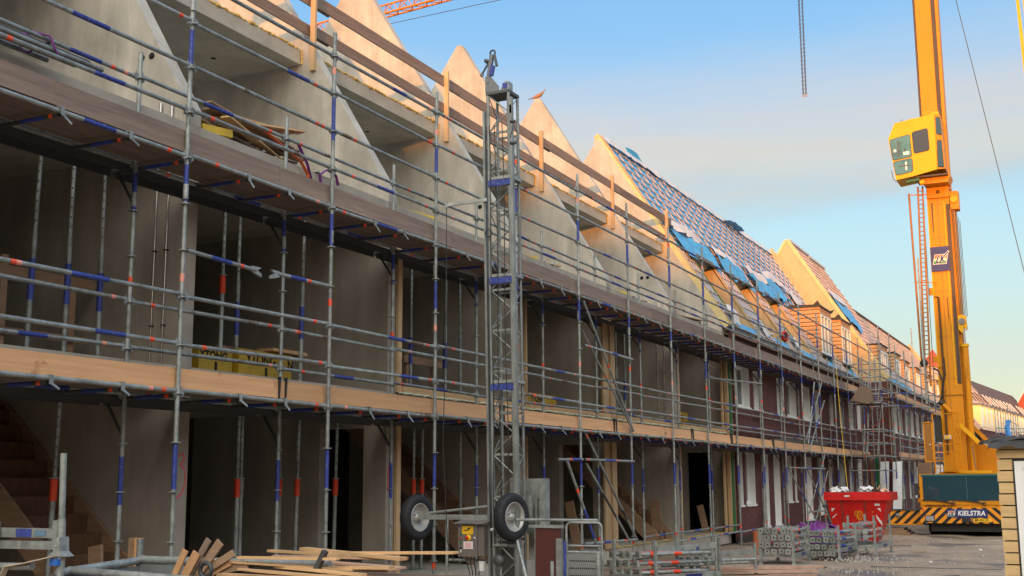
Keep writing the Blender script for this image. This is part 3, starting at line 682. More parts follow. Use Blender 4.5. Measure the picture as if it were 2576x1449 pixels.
while k_ < 7:
    y1_ = yy+4.6
    th_, *_ = street_house(yy, y1_, -8.2, -12.5, 11.75, [(yy+.5, yy+2.6)], flabs[k_], 'pink', [(yy+.4, yy+1.5), (yy+2.4, yy+3.6)], [(yy+.6, yy+1.6), (yy+2.7, yy+3.6)], dz=(6.6, 7.85))
    if k_ == 6:
        MB().prism([(-8.2, 6.2), (-12.5, 12.2), (-16.8, 6.2)], 'y', y1_, y1_+.25, render2).build('gable_wall', th_)
    yy = y1_; k_ += 1
# last visible row, turned five degrees, its dormers carry painted sun gold
def far_house(u0, u1, label, style, gold=True):
    bx, by = -12.5, 95
    t = thing('distant_house', (bx, by, 0), label, 'house', 'houses at the far end of the street')
    xf = bx+4.3; ez = 5.7; rz = 11.1; E, D, Nn, Lg = roofplane(xf, ez, bx, rz)
    b = MB(); hs = [(by+u0+.8+1.9*q, by+u0+1.7+1.9*q, 3.3, 4.7) for q in range(3)]
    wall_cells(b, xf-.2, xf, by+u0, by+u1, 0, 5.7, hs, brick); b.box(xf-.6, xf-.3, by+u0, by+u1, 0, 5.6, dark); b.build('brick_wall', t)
    for h in hs: MB().box(xf-.25, xf-.15, h[0], h[1], h[2], h[3], whitep).build('window', t)
    b = MB(); b.prism([(xf+.1, ez-.1), (bx, rz), (bx-4.4, ez-.1)], 'y', by+u0, by+u1, tilep if style == 'pink' else tileb); ro = b.build('roof', t)
    if style == 'pink':
        b = MB(); s = .4
        while s < Lg: b.beam(roofpt(E, D, Nn, s, .03, by+u0), roofpt(E, D, Nn, s, .03, by+u1), .09, .05, batten, up=(Nn[0], 0, Nn[1])); s += .55
        b.build('battens', ro)
    for q in range(3):
        b = MB(); yq = by+u0+1.0+1.9*q; a = roofpt(E, D, Nn, 3.6, .05, yq); c = roofpt(E, D, Nn, 4.9, .05, yq); b.beam(a, c, .22 if style == 'pink' else .09, .1, tileb if style == 'pink' else wsheet, up=(Nn[0], 0, Nn[1])); b.build('roof_hatch', ro)
    for q in range(3):
        a = by+u0+.35+1.95*q; x1 = xf-.1
        b = MB(); b.box(x1-1.6, x1, a, a+1.1, 5.75, 7.55, sungold); d = b.build('dormer', t)
        b = MB(); [b.box(x1, x1+.06, a+.02+.27*r2, a+.12+.27*r2, 5.9, 7.35, whitep) for r2 in range(4)]; b.build('window', d)
        MB().box(x1-1.65, x1+.08, a-.08, a+1.15, 7.55, 7.68, gtin).build('dormer_roof', d)
    t.rotation_euler.z = R(-5)
    return t
fl = [("pink", 5.9, "distant house with pink battened roof, directly right of the crane mast"), ("pink", 5.9, "second distant house with pink battened roof, right of the one at the mast"),
 ("pink", 5.9, "distant pink battened house whose roof meets the brown tiles"), ("tiles", 5.9, "distant brown tiled house with sun-gold painted dormers, nearest the pink roofs"),
 ("tiles", 5.9, "distant brown tiled house with sun-gold painted dormers above the cabin tarp"), ("tiles", 8, "far brown tiled house next to the orange brick gable"), ("tiles", 8, "farthest brown tiled house, reaching the right edge of the photo")]
u = 4.0
for st_, wd, lb in fl:
    far_house(u, u+wd, lb, st_); u += wd
t = thing('gable_house', (-6.9, 142, 0), "orange brick gable with pale coping rising at the right edge of the roofs", 'house')
b = MB(); b.prism([(-7.5, 0), (-7.5, 10.2), (-6.2, 12.4), (-4.9, 10.2), (-4.9, 0)], 'y', 142, 150, redtile); b.build('brick_gable', t)
b = MB(); b.beam((-7.55, 141.9, 10.15), (-6.2, 141.9, 12.45), .2, .12, wsheet); b.beam((-4.85, 141.9, 10.15), (-6.2, 141.9, 12.45), .2, .12, wsheet); b.build('coping', t)
t = thing('tower_house', (-13.6, 122, 0), "pale rendered house with pointed red roof between crane ladder and mast", 'house')
b = MB(); b.box(-15.2, -12.6, 121, 124, 0, 11.9, sungold); b.build('wall', t)
b = MB(); b.faces([(-15.4, 120.8, 11.9), (-12.4, 120.8, 11.9), (-12.4, 124.2, 11.9), (-15.4, 124.2, 11.9), (-13.9, 122.5, 14.6)], [(0, 1, 4), (1, 2, 4), (2, 3, 4), (3, 0, 4), (0, 3, 2, 1)], redtile); b.build('roof', t)
t = thing('added_light_block', (15, 0, 0), "added unseen terrace block that cuts sky light from the right", 'house')
MB().box(15, 24, -46, 75, 0, 6.2, brick).build('wall', t)  # added out of view to block low sky light entering the bays
MB().prism([(14.8, 6.2), (19.5, 11.0), (24.2, 6.2)], 'y', -46, 75, tileb).build('roof', t)
# the terrace on the other side, behind the camera: it keeps the low sun off everything near the ground
t = thing('opposite_terrace', (10, -50, 0), "dark brick terrace across the site behind the photographer", 'house')
MB().box(-60, 110, -58, -50, 0, 7, brick).build('wall', t)
MB().prism([(-50, 7), (-54, 11.75), (-58, 7)], 'x', -60, 110, tileb).build('roof', t)
# ============================================================ SCAFFOLD
OX, IX = -8.436, -9.17
Z1, Z2 = 2.634, 5.134
KY = lambda k: 9.35+2.643*k
K0, K1 = -2, 17
sc = thing('scaffold', (OX, KY(0), 0), "long grey tube scaffold with blue bands and orange tape along the whole house row", 'scaffold')
SR = .0245
def standard(x, y, z0, z1, parent, blues, tapes, base=False, lean=(0, 0)):
    b = MB(); bands = [(a-z0, c-a, blue) for a, c in blues if a > z0 and c < z1]+[(a-z0, .085, mm) for a, mm in tapes if z0 < a < z1]
    b.banded((x, y, z0), (x+lean[0], y+lean[1], z1), SR, steel, bands)
    z = Z2+.5*math.floor((z1-.12-Z2)/.5)
    while z > z0+.15:
        f = (z-z0)/(z1-z0); cx_, cy_ = x+lean[0]*f, y+lean[1]*f
        b.tube((cx_, cy_, z-.005), (cx_, cy_, z+.005), .058, steel, 10)
        z -= .5
    for zz in (Z1+1.15+.9, Z2+1.65, .62):
        if z0 < zz < z1-.2: b.tube((x, y, zz), (x, y, zz+.16), SR+.005, steel, 8)
    if base:
        b.tube((x, y, .02), (x, y, z0), .016, steel, 8); b.box(x-.07, x+.07, y-.07, y+.07, .0, .02, steel); b.tube((x, y, z0-.04), (x, y, z0-.01), .04, steel, 8)
    return b.build('standard', parent)
for k in range(K0, K1):
    y = KY(k)
    jit = rnd(-.012, .012)
    if k >= -1:
        standard(OX+jit, y, .22, 7.46, sc, [(1.66, 2.12), (4.66, 5.06) if k % 5 != 2 else (4.2, 4.6), (6.0+rnd(0, .3), 6.55+rnd(0, .05))], [(.5+rnd(-.02, .08), tape), (3.86+rnd(-.1, .1), tape if k % 2 else tapep), (7.0-.1*(k % 3), tapep if k % 3 else tape)], True, (rnd(-.02, .02), rnd(-.02, .02)))
        standard(IX, y+rnd(-.01, .01), .22, 6.44, sc, [(1.5, 2.0), (4.62, 5.06)], [(3.82 if k % 2 == 0 else 3.4, tape), (.62, tape)] if k % 2 == 0 else [(.55, tape)], True)
def rail(name, x, k, z, sag=True, y0=None, y1=None):
    a = KY(k) if y0 is None else y0; c = KY(k+1) if y1 is None else y1
    ln = c-a; b = MB()
    rr = random.random()
    bands = []
    if rr < .6:
        q = rnd(.35, .62)*ln; bands.append((q, rnd(.35, .55), blue))
    if random.random() < .5: bands.append((rnd(.1, ln-.5), rnd(.06, .35), rustst))
    for _ in range(random.choice((1, 1, 2))):
        q = random.choice((rnd(.18, .45), ln-rnd(.25, .5))); bands.append((q, .06, tape if random.random() < .75 else tapep))
    j0, j1 = rnd(-.016, .016), rnd(-.016, .016)
    b.banded((x+rnd(-.006, .006), a+.05, z+.02+j0), (x+rnd(-.006, .006), c-.05, z+.02+j1), SR-.001, steel, bands)
    for yy_, s_ in ((a, 1), (c, -1)):
        b.box(x-.014, x+.014, min(yy_+s_*.028, yy_+s_*.075), max(yy_+s_*.028, yy_+s_*.075), z-.022, z+.045, steel); b.box(x-.004, x+.004, min(yy_+s_*.045, yy_+s_*.055), max(yy_+s_*.045, yy_+s_*.055), z-.045, z+.075, steel)
    return b.build(name, sc)
for k in range(K0, K1-1):
    for z in (5.634, 6.634): rail('knee_rail', OX, k, z)
    for z in (6.134, 7.134):
        if not (z > 7 and k < -1): rail('handrail', OX, k, z)
    rail('knee_rail', OX, k, 3.134); rail('handrail', OX, k, 3.634)
    rail('inner_rail', IX, k, 6.134)
    rail('inner_rail', IX, k, 3.134); rail('inner_rail', IX, k, 3.634)
    for z in (Z1, Z2):
        rail('ledger', OX, k, z); rail('ledger', IX, k, z)
# transoms, clamps and decks
def hook(b, y, z):
    # flat hook clamped over the outer ledger with its handle hanging out
    b.box(OX-.03, OX+.035, y-.022, y+.022, z+.045, z+.058, steel); b.box(OX+.03, OX+.04, y-.022, y+.022, z-.03, z+.05, steel)
    b.beam((OX+.035, y, z-.02), (OX+.05+rnd(0, .02), y+rnd(.04, .10), z-rnd(.07, .11)), .008, .026, steel, up=(0, 1, 0))
for k in range(K0, K1-1):
    for z in (Z1, Z2):
        y0 = KY(k); y1 = KY(k+1)
        b = MB(); b.banded((OX-.03, y0+.04, z-.02), (XF+.06, y0+.04, z-.02), .022, steeld, [(.12, .05, tape), (.22, .35, blue)]); b.build('transom', sc)
        for q, fr in enumerate((.36, .68) if k < 6 else (.26, .5, .75)):
            if k >= 6 and q == 2 and z == Z1: continue
            yq = y0+(y1-y0)*fr+rnd(-.08, .08)
            b = MB(); b.banded((OX+.0, yq, z-.015), (IX-.0, yq, z-.015), .021, steeld, [(.09, .045, tape), (.2, .3, blue)])
            hook(b, yq, z); b.build('board_bearer', sc)
        # timber deck: three boards wide
        b = MB()
        for q in range(3):
            xa = OX-.05-.225*q
            b.box(xa-.215, xa, y0+.01, y1-.01, z+.045+.003*q, z+.083+.003*q, boardu)
        b.build('deck_boards', sc)
        if z == Z2 or True:
            b = MB()
            for q in range(1):
                xa = IX-.03-.0*q
                b.box(xa-.29, xa, y0+.03, y1-.03, z+.0, z+.006, perf); b.box(xa-.004, xa, y0+.03, y1-.03, z-.09, z+.0, perf); b.box(xa-.29, xa-.286, y0+.03, y1-.03, z-.09, z+.0, perf)
                b.box(xa-.30, xa, y0+.0, y0+.04, z-.06, z+.02, steeld)
            b.build('steel_plank', sc)
        b = MB(); b.tube((IX, y0, z-.05), (XF+.06, y0, z-.03), .02, steeld, 6); b.tube((IX, y0, z-.42), (XF+.08, y0, z-.05), .017, steeld, 6); b.build('bracket', sc)
# toe boards : long planks overlapping at the ends
def toe(z0, z1, m, ys, dx=0):
    for a, c in zip(ys[:-1], ys[1:]):
        b = MB(); o_ = rnd(0, .02)
        t_ = rnd(-.012, .012)
        b.faces([(OX-.035-.035, a, z0+t_), (OX-.035, a, z0+t_), (OX-.035, c+.12, z0-t_), (OX-.035-.035, c+.12, z0-t_), (OX-.07-.03, a, z1+t_), (OX-.065, a, z1+t_), (OX-.065-o_, c+.12, z1-t_), (OX-.10-o_, c+.12, z1-t_)], [(0, 3, 2, 1), (4, 5, 6, 7), (0, 1, 5, 4), (1, 2, 6, 5), (2, 3, 7, 6), (3, 0, 4, 7)], m)
        b.build('toe_board', sc)
toe(5.20, 5.452, boardb, [3.2, 7.6, 11.0, 15.2, 19.6, 24.1, 28.4, 32.8, 37.2, 41.8, 46.1])
toe(5.20, 5.452, boardn, [46.2, 50.6])
toe(2.685, 2.90, boardn, [3.2, 7.0, 11.0, 16.7, 21.6, 26.6, 29.9, 34.3, 38.5, 43, 47.0, 50.8])
for y in (11.05, 16.75, 21.7, 26.65, 29.95, 34.35):
    b = MB(); b.beam((OX-.03, y, 2.63), (OX-.055, y+.05, 2.94), .012, .05, black, up=(1, 0, 0)); b.beam((OX-.03, y+.12, 2.63), (OX-.06, y+.18, 2.94), .008, .05, black, up=(1, 0, 0)); b.build('toe_board_clip', sc)
# loose ledgers swung open for loading
b = MB(); b.banded((OX, KY(0)+.05, 4.14), (-8.5, 10.62, 4.13), SR, steel, [(.4, .35, blue), (.92, .05, tape)]); b.prism([(10.55, 4.1), (10.72, 4.06), (10.72, 4.1), (10.64, 4.13), (10.72, 4.17), (10.55, 4.17)], 'x', -8.52, -8.49, steel); b.build('open_ledger', sc)
b = MB(); b.banded((OX, KY(1)-.05, 4.14), (-8.46, 10.96, 4.14), SR, steel, [(.35, .06, tape), (.45, .3, blue)]); b.prism([(11.0, 4.1), (10.84, 4.06), (10.84, 4.1), (10.92, 4.13), (10.84, 4.17), (11.0, 4.17)], 'x', -8.48, -8.45, steel); b.build('open_ledger', sc)
# diagonals in the outer plane
def diag(p, q, bands=(), r=.022):
    b = MB(); b.banded(p, q, r, steel, list(bands)); return b.build('diagonal_brace', sc)
ox = OX+.06
diag((ox, KY(4)+.1, 5.05), (ox, KY(5)-.02, 2.72), [(1.6, .08, tape)])
diag((ox-.02, KY(4)+.05, 4.5), (ox+.02, KY(5)-.28, 2.85), [(1.3, .08, tape)], .018)
diag((ox, KY(4)+.1, 2.6), (ox, KY(5)+.0, .6), [(.05, .06, tape), (2.3, .3, steeld)], .024)
diag((ox, KY(4)+.12, 2.05), (ox+.02, KY(5)-.4, .55), [(.9, .8, steeld)])
b = MB(); b.banded((ox, KY(4)-1.15, 2.1), (ox, KY(4)-.05, 2.12), SR, steel, [(.5, .08, tape), (.6, .4, blue)]); b.build('ledger', sc)
b = MB(); b.banded((ox, KY(4)+.05, 2.12), (ox, KY(5)-.05, 2.12), SR, steel, [(.1, .08, tape), (1.0, .5, blue), (1.6, .06, tape)]); b.build('ledger', sc)
b = MB(); b.banded((ox, KY(4)-.02, .62), (ox, KY(5)+.05, .58), SR, steel, [(.9, .35, blue), (2.0, .08, tape)]); b.build('ledger', sc)
for k in (6, 7, 8):
    for x_, z_ in ((OX, .42), (IX, .5)):
        b = MB(); b.banded((x_, KY(k), z_), (x_, KY(k+1), z_+.02), SR, steel, [(.8, .06, tape), (1.0, .4, blue)]); b.build('ledger', sc)
for k in (11, 12):
    diag((ox, KY(k)+1.6, 5.0), (ox, KY(k)+.35-.1*k+1.0, 2.9), [(.5, .5, blue)]) if k == 11 else None
diag((ox, KY(12)+.2, 5.1), (ox, KY(11)+.0, 3.05), [(.6, .06, tape), (1.6, .5, blue)])
diag((ox+.04, KY(12)+.25, 4.45), (ox+.04, KY(11)+.1, 2.65), [(.7, .06, tape), (1.3, .5, blue)])
diag((ox, KY(12)+.1, 2.6), (ox, KY(11)-.1, .7), [(.5, .06, tape), (1.3, .4, blue)])
diag((ox+.05, KY(12)+.2, 2.05), (ox+.05, KY(11)+.1, .1), [(.5, .06, tape), (1.0, .4, blue)])
diag((ox, KY(10)+.05, 2.05), (-7.9, KY(11)-.1, .02), [(1.0, .5, blue), (1.9, .06, tape)])
diag((ox, KY(11)-.1, 2.1), (-8.1, KY(12)-.1, .02), [(1.0, .4, blue)])
b = MB(); b.banded((ox, KY(10), 2.12), (ox, KY(12)+.1, 2.12), SR, steel, [(.9, .2, tape), (2.4, .7, blue)]); b.build('ledger', sc)
b = MB(); b.banded((ox, KY(11), .75), (ox, KY(12), .72), SR, steel, []); b.build('ledger', sc)
b = MB(); b.banded((IX+.02, KY(8)+.0, 4.45), (OX+.02, KY(9)-.0, 4.45), SR, steel, []); b.banded((IX, KY(8), 4.5), (IX, KY(9), 4.45), SR, steel, []); b.build('ledger', sc)
b = MB(); b.banded((ox, KY(4)+.1, 4.22), (ox, KY(5), 4.18), SR, steel, [(.2, .07, tape), (1.4, .3, blue)]); b.build('ledger', sc)
# raking prop in front of the shells
b = MB(); b.banded((-8.3, 19.0, 2.08), (-8.05, 20.0, .25), .026, steel, [(.55, .08, tape), (.95, .6, blue)]); b.build('diagonal_brace', sc)

# ------------------------------------------------------------ stair tower
TX = -7.2; TY0, TY1 = 46.35, 49.0
tw = thing('scaffold', (TX, TY0, 0), "stair tower scaffold with ladder flights standing out from the facade", 'scaffold')
for x_, y_ in ((TX, TY0), (TX, TY1), (OX+.1, TY1), ((TX+OX)/2, TY1)):
    standard(x_, y_, .2, 7.6 if x_ == TX else 6.6, tw, [(1.6, 2.1), (4.6, 5.1)], [(.6, tape), (3.9, tape)], True)
for z in (.62, 2.1, 2.634, 3.134, 3.634, 4.634, 5.134, 5.634, 6.134):
    b = MB(); b.banded((OX, TY0, z), (TX, TY0, z), SR, steel, [(.25+rnd(0, .5), .07, tape)]); b.build('knee_rail', tw)
    b = MB(); b.banded((TX, TY0, z), (TX, TY1, z), SR, steel, [(1.0, .4, blue)]); b.build('handrail', tw)
    if z > 2: b = MB(); b.banded((OX, TY1, z+.02), (TX, TY1, z+.02), SR, steel, [(.4, .07, tape)]); b.build('ledger', tw)
for z in (2.66, 4.66): MB().box(OX+.05, TX-.05, TY0+.05, TY1-.9, z, z+.04, boardu).build('deck', tw)
def ladder(name, parent, p, q, wv, n, m, r=.018, rr=.012, rm=None):
    p, q, wv = Vector(p), Vector(q), Vector(wv); b = MB(); b.tube(p, q, r, m, 6); b.tube(p+wv, q+wv, r, m, 6)
    for i in range(1, n): a = p+(q-p)*(i/n); b.tube(a, a+wv, rr, rm or m, 5)
    return b.build(name, parent)
ladder('ladder', tw, (-8.0, 47.1, 2.7), (-7.9, 48.2, 5.2), (.42, 0, 0), 13, steel)
ladder('ladder', tw, (-7.8, 46.6, 4.4), (-7.75, 47.9, 7.0), (.4, 0, 0), 12, steel)
ladder('ladder', tw, (-8.35, 46.2, .1), (-8.5, 48.0, 2.9), (.4, 0, 0), 12, steel)
b = MB(); b.banded((-7.95, 46.2, 2.7), (-7.85, 46.9, 5.6), .022, steel, [(1.2, .7, blue)]); b.banded((-7.8, 46.2, 2.7), (-7.75, 46.8, 5.4), .022, steel, [(1.6, .5, blue)]); b.build('diagonal_brace', tw)
b = MB(); b.prism([(-8.35, 4.75), (-7.95, 5.3), (-7.6, 5.25), (-7.5, 4.7), (-7.7, 4.6)], 'y', 46.25, 46.3, boardu); b.build('trap_board', tw)
# ------------------------------------------------------------ scaffold along the set-forward houses
FX, GX = -7.4, -8.05
s2 = thing('scaffold', (FX, 52, 0), "farther scaffold before the set forward houses, left of the yellow crane", 'scaffold')
for q in range(8):
    y = 51.8+2.643*q
    standard(FX, y, .2, 7.4, s2, [(1.6, 2.1), (4.6, 5.06)], [(.6, tape), (3.86, tape)], True); standard(GX, y, .2, 7.0 if q != 4 else 9.4, s2, [(1.5, 2.0)], [(.6, tape), (3.5, tape)], True)
    if q < 7:
        for z in (Z1, 3.134, 3.634, Z2, 5.634, 6.134):
            b = MB(); b.banded((FX, y, z), (FX, y+2.643, z), SR, steel, [(rnd(.3, .8), .08, tape), (1.2, .5, blue)]); b.build('handrail' if z > 3.5 else 'knee_rail', s2)
            if z in (3.634, 5.634): b = MB(); b.banded((GX, y, z), (GX, y+2.643, z), SR, steel, []); b.build('inner_rail', s2)
        for z in (Z1, Z2): MB().box(GX, FX-.03, y, y+2.6, z+.04, z+.08, boardu).build('deck', s2); MB().box(FX-.07, FX-.04, y, y+2.64, z+.07, z+.27, boardn).build('toe_board', s2)
for z in (4.68, 5.2):
    b = MB(); b.banded((TX, TY1+.1, z), (-5.6, 52.5, z), SR, steel, [(1.6, .08, tape), (.4, .9, blue)]); b.build('ledger', s2)
b = MB(); b.box(-7.4, -5.6, 52.0, 54, 2.55, 2.62, boardu); b.build('deck', s2)
for q in range(4):
    b = MB(); b.banded((FX, 56+q*.5, 2.9+.3*q), (FX+1.6, 56+q*.5, 2.95+.3*q), SR, steel, [(1.0, .08, tape)]); b.build('ledger', s2)
# scaffold seen through the gap right of the crane
s3 = thing('scaffold', (-4.0, 84, 0), "distant scaffold right of the crane mast, with a blue banner, before red brick", 'scaffold')
for q in range(5):
    y = 84+2.6*q
    for x_ in (-5.9, -5.1): standard(x_, y, .2, 6.6, s3, [(4.6, 5)], [(3.9, tape)], True)
    if q < 4:
        for z in (Z1, 3.6, 4.4, 5.134, 5.634): b = MB(); b.banded((-5.1, y, z), (-5.1, y+2.6, z), SR, steel, [(.4, .08, tape)]); b.build('handrail', s3)
for z in (3.4, 4.1, 4.8): b = MB(); b.banded((-5.9, 84, z), (-4.0, 84, z), SR*1.2, steel, [(1.2, .1, tape)]); b.banded((-5.9, 84, z+.3), (-3.6, 87, z+.3), SR*1.2, steel, []); b.build('ledger', s3)
b = MB(); b.sheet(lambda u, v: (-5.3+.32*u+.05*math.sin(v*7), 83.8+.06*math.sin(u*6+v*3), 3.9+1.7*v), 5, 8, mat('blue_banner', (.05, .25, .65), .6, noise=((3, 3, 3), .3, 3), second=((.7, .75, .8), (4, 4, 4), .6, .05))); b.build('banner', s3)

# ============================================================ TIMBER EDGE PROTECTION on the gables
tg = thing('timber_guardrail', (-11.15, W(1), 8.4), "two runs of brown planks on upright timbers across the bare gables", 'guardrail')
pxs = {0: -10.98, 1: -11.0, 2: -11.05, 3: -11.07, 4: -11.08, 5: -11.1}
for n in range(0, 6):
    MB().box(pxs[n]-.02, pxs[n]+.075, W(n)-.275, W(n)-.225, 8.34, 9.78, woodz).build('post', tg)
ends = [5.5, 11.2, 15.6, 20.15, 24.65, 29.2, 33.6]
for r_, (za, zb, h) in enumerate(((9.50, 9.40, .21), (8.98, 8.82, .18))):
    for q, (a, c) in enumerate(zip(ends[:-1], ends[1:])):
        if q == 0: continue
        f = lambda y: za+(zb-za)*(y-15)/18
        b = MB(); xo = -11.0-.005*(q-1)-.035*(q % 2)
        x0_, x1_ = xo-.0, xo-.03
        a2, c2 = a-.55, c+.0
        b.faces([(x1_-.03, a2, f(a2)), (x0_-.03, a2, f(a2)), (x0_-.06, c2, f(c2)), (x1_-.06, c2, f(c2)), (x1_-.03, a2, f(a2)+h), (x0_-.03, a2, f(a2)+h), (x0_-.06, c2, f(c2)+h), (x1_-.06, c2, f(c2)+h)], [(0, 3, 2, 1), (4, 5, 6, 7), (0, 1, 5, 4), (1, 2, 6, 5), (2, 3, 7, 6), (3, 0, 4, 7)], boardb)
        b.build('plank', tg)
# ============================================================ TELESCOPIC PROPS inside the shells
def prop(x, y, z0, z1, colr, label, group, lean=(0, 0), zc=None, r=.03):
    t = thing('steel_prop', (x, y, z0), label, 'steel prop', group)
    P = lambda z: (x+lean[0]*(z-z0)/(z1-z0), y+lean[1]*(z-z0)/(z1-z0), z)
    zc = zc or z0+(z1-z0)*.52
    b = MB(); b.tube(P(z0+.01), P(zc), r, steel, 8); b.box(x-.06, x+.06, y-.06, y+.06, z0, z0+.01, steel); b.build('outer_tube', t)
    b = MB(); b.tube(P(zc), P(z1-.01), r*.78, steel, 8); e = P(z1-.01); b.box(e[0]-.06, e[0]+.06, e[1]-.06, e[1]+.06, z1-.01, z1, steel)
    z = zc+.12
    while z < z1-.1:
        e = P(z); b.lathe((e[0]+r*.62, e[1]-r*.62, z), (1, -1, 0), [(.001, 0), (.009, 0), (.009, .003), (.001, .003)], dark, 6); z += .11
    b.build('inner_tube', t)
    b = MB()
    if colr is blue: b.tube(P(zc-.75), P(zc-.3), r+.004, blue, 8)
    else: b.tube(P(zc-.24), P(zc), r+.01, colr, 8); b.tube(P(zc), P(zc+.012), r+.028, steel, 8)
    b.build('collar', t)
    return t
g1 = 'telescopic props under the attic floor'; g0 = 'telescopic props under the first floor'
oth = "upper storey steel prop, "
for x, y, c, lb in [(-10.2, 8.94, blue, "leftmost of three left of the wall pipes"), (-10.1, 9.36, blue, "middle of three left of the wall pipes"), (-10.2, 9.95, blue, "right of three left of the wall pipes"),
                    (-9.85, 10.93, steel, "directly beside the numbered wall's end"), (-10.2, 12.06, redc, "left of two above the stacked timber"), (-10.25, 12.44, blue, "right of two above the stacked timber"), (-9.75, 13.2, blue, "with red ring, right of the yellow packs"),
                    (-10.2, 16.86, blue, "alone beside the pale door stud"), (-10.1, 17.85, blue, "left one of the close pair"), (-10.2, 18.0, blue, "right one of the close pair"), (-10.2, 18.6, steel, "behind the hoist cable"), (-10.3, 26.6, steel, "left of the thin wall pipes, fourth bay"), (-10.2, 26.9, blue, "right of the fourth bay's plank posts")]:
    prop(x, y, 3.075, 5.68, c, oth+lb, g1, lean=(rnd(.0, .04), rnd(-.05, .05)))
oth = "ground floor steel prop, "
for x, y, c, lb in [(-10.2, 9.4, redc, "leftmost, in front of the stairs"), (-10.4, 11.45, redc, "in the dark beside the numbered wall"), (-10.2, 12.5, redc, "left of a touching pair"), (-10.23, 12.62, steel, "right of a touching pair"), (-10.2, 13.78, redc, "before the pale wall strip"),
                    (-10.8, 14.2, redc, "left of two in the doorway"), (-10.2, 14.72, redc, "right of two in the doorway"), (-10.2, 16.99, redc, "left of the pair above the tyre"), (-10.2, 17.25, redc, "right of the pair above the tyre"), (-10.2, 18.6, steel, "without collar, behind the control box")]:
    prop(x, y, .312, 2.78, c, oth+lb, g0, lean=(rnd(-.01, .03), rnd(-.04, .04)), zc=1.78)

# ============================================================ YELLOW BLOCK PACKS on the first floor
def pack(x0, x1, y0, y1, z0, z1, label, tx, ts, split=None):
    t = thing('block_pack', ((x0+x1)/2, (y0+y1)/2, z0), label, 'block pack', 'yellow wrapped block packs')
    b = MB(); b.box(x0, x1, y0, y1, z0+.08, z1, packy); b.build('wrapping', t)
    b = MB(); [b.box(x0+.05, x1-.05, y, y+.09, z0, z0+.08, wooda) for y in (y0+.05, (y0+y1)/2-.045, y1-.14)]; b.build('pallet', t)
    b = MB(); b.box(x1, x1+.004, y0, y1, z0+.235, z0+.248, dark); b.box(x1, x1+.004, (y0+y1)/2-.02, (y0+y1)/2+.03, z0+.08, z0+.2, dark); b.build('printed_band', t)
    for w_, yy_, zz_, sz in tx: text('lettering', w_, dark, t, (x1+.003, yy_, zz_), sz, R(90), R(90), .001, bold=.006)
    return t
pack(-10.9, -10.15, 11.6, 12.25, 3.075, 3.44, "brown wrapped block pack lettered YTONG, left of the two big packs", [("YTONG", 11.62, 3.30, .15)], 0).children[0]
pack(-10.9, -10.12, 12.35, 13.5, 3.075, 3.49, "bright yellow block pack lettered YTONG, right of the two big packs", [("YTONG", 12.5, 3.315, .18), ("N", 13.4, 3.31, .16)], 0)
pack(-10.9, -10.15, 21.35, 22.7, 3.075, 3.5, "yellow block pack behind the right edge of the hoist mast", [("YTONG", 21.45, 3.33, .18)], 0)
pack(-10.7, -10.05, 30.5, 31.35, 3.075, 3.58, "small looking yellow block pack in the last open concrete bay", [("YTONG", 30.6, 3.4, .12)], 0)
t = thing('timber_stack', (-10.0, 13.4, 3.6), "pale timbers lying on the yellow block pack", 'timber')
b = MB()
for q in range(4): b.box(-10.8+.12*q, -10.72+.12*q, 12.3, 14.1+.05*q, 3.495, 3.54, wooda)
for q in range(3): b.box(-10.5+.1*q, -10.42+.1*q, 13.2, 14.0, 3.545, 3.59, woodx)
b.build('beams', t)
def trestle(x, y, z, w_, h, label):
    t = thing('timber_trestle', (x, y, z), label, 'timber trestle', 'timber trestles in the shells')
    MB().box(x, x+.06, y, y+.09, z, z+h, wooda).build('post', t); MB().box(x, x+.06, y+w_, y+w_+.09, z, z+h*.9, wooda).build('post', t)
    MB().box(x+.062, x+.10, y-.15, y+w_+.35, z+h*.8, z+h*.8+.12, wooda).build('crossbeam', t); b = MB(); b.box(x+.062, x+.10, y-.1, y+w_+.3, z+h*.25, z+h*.25+.08, wooda); b.build('crossbeam', t)
trestle(-10.9, 9.1, 3.075, 1.0, 1.2, "brown timber trestle between the props in the leftmost upper bay")
trestle(-10.6, 17.3, 3.075, .9, .85, "brown timber trestle behind the close pair of props")
trestle(-10.7, 25.9, 3.075, .8, .8, "timber trestle in the bay right of the hoist")
# leaning planks on the ground floor
for (x, y, z, w_, h, lx, lb) in [(-9.62, 9.55, .31, .18, .75, -.15, "short orange-brown plank leaning beside the numbered wall"), (-9.85, 28.1, .31, .26, .95, -.12, "wide brown plank leaning on the wall near the green prop"), (-9.9, 23.2, .31, .2, 1.0, -.25, "slanted brown plank left of the third doorway post"), (-9.95, 32.4, .31, .18, .75, -.2, "brown plank leaning in the last doorway"), (-10.3, 11.0, .31, .14, .9, -.3, "thin brown lath leaning inside the first dark bay")]:
    t = thing('leaning_plank', (x, y, z), lb, 'plank', 'planks leaning in the shells')
    b = MB(); b.beam((x, y, z), (x+lx, y+.1, z+h), w_, .04, wooda, up=(0, -1, 0)); b.build('board', t)

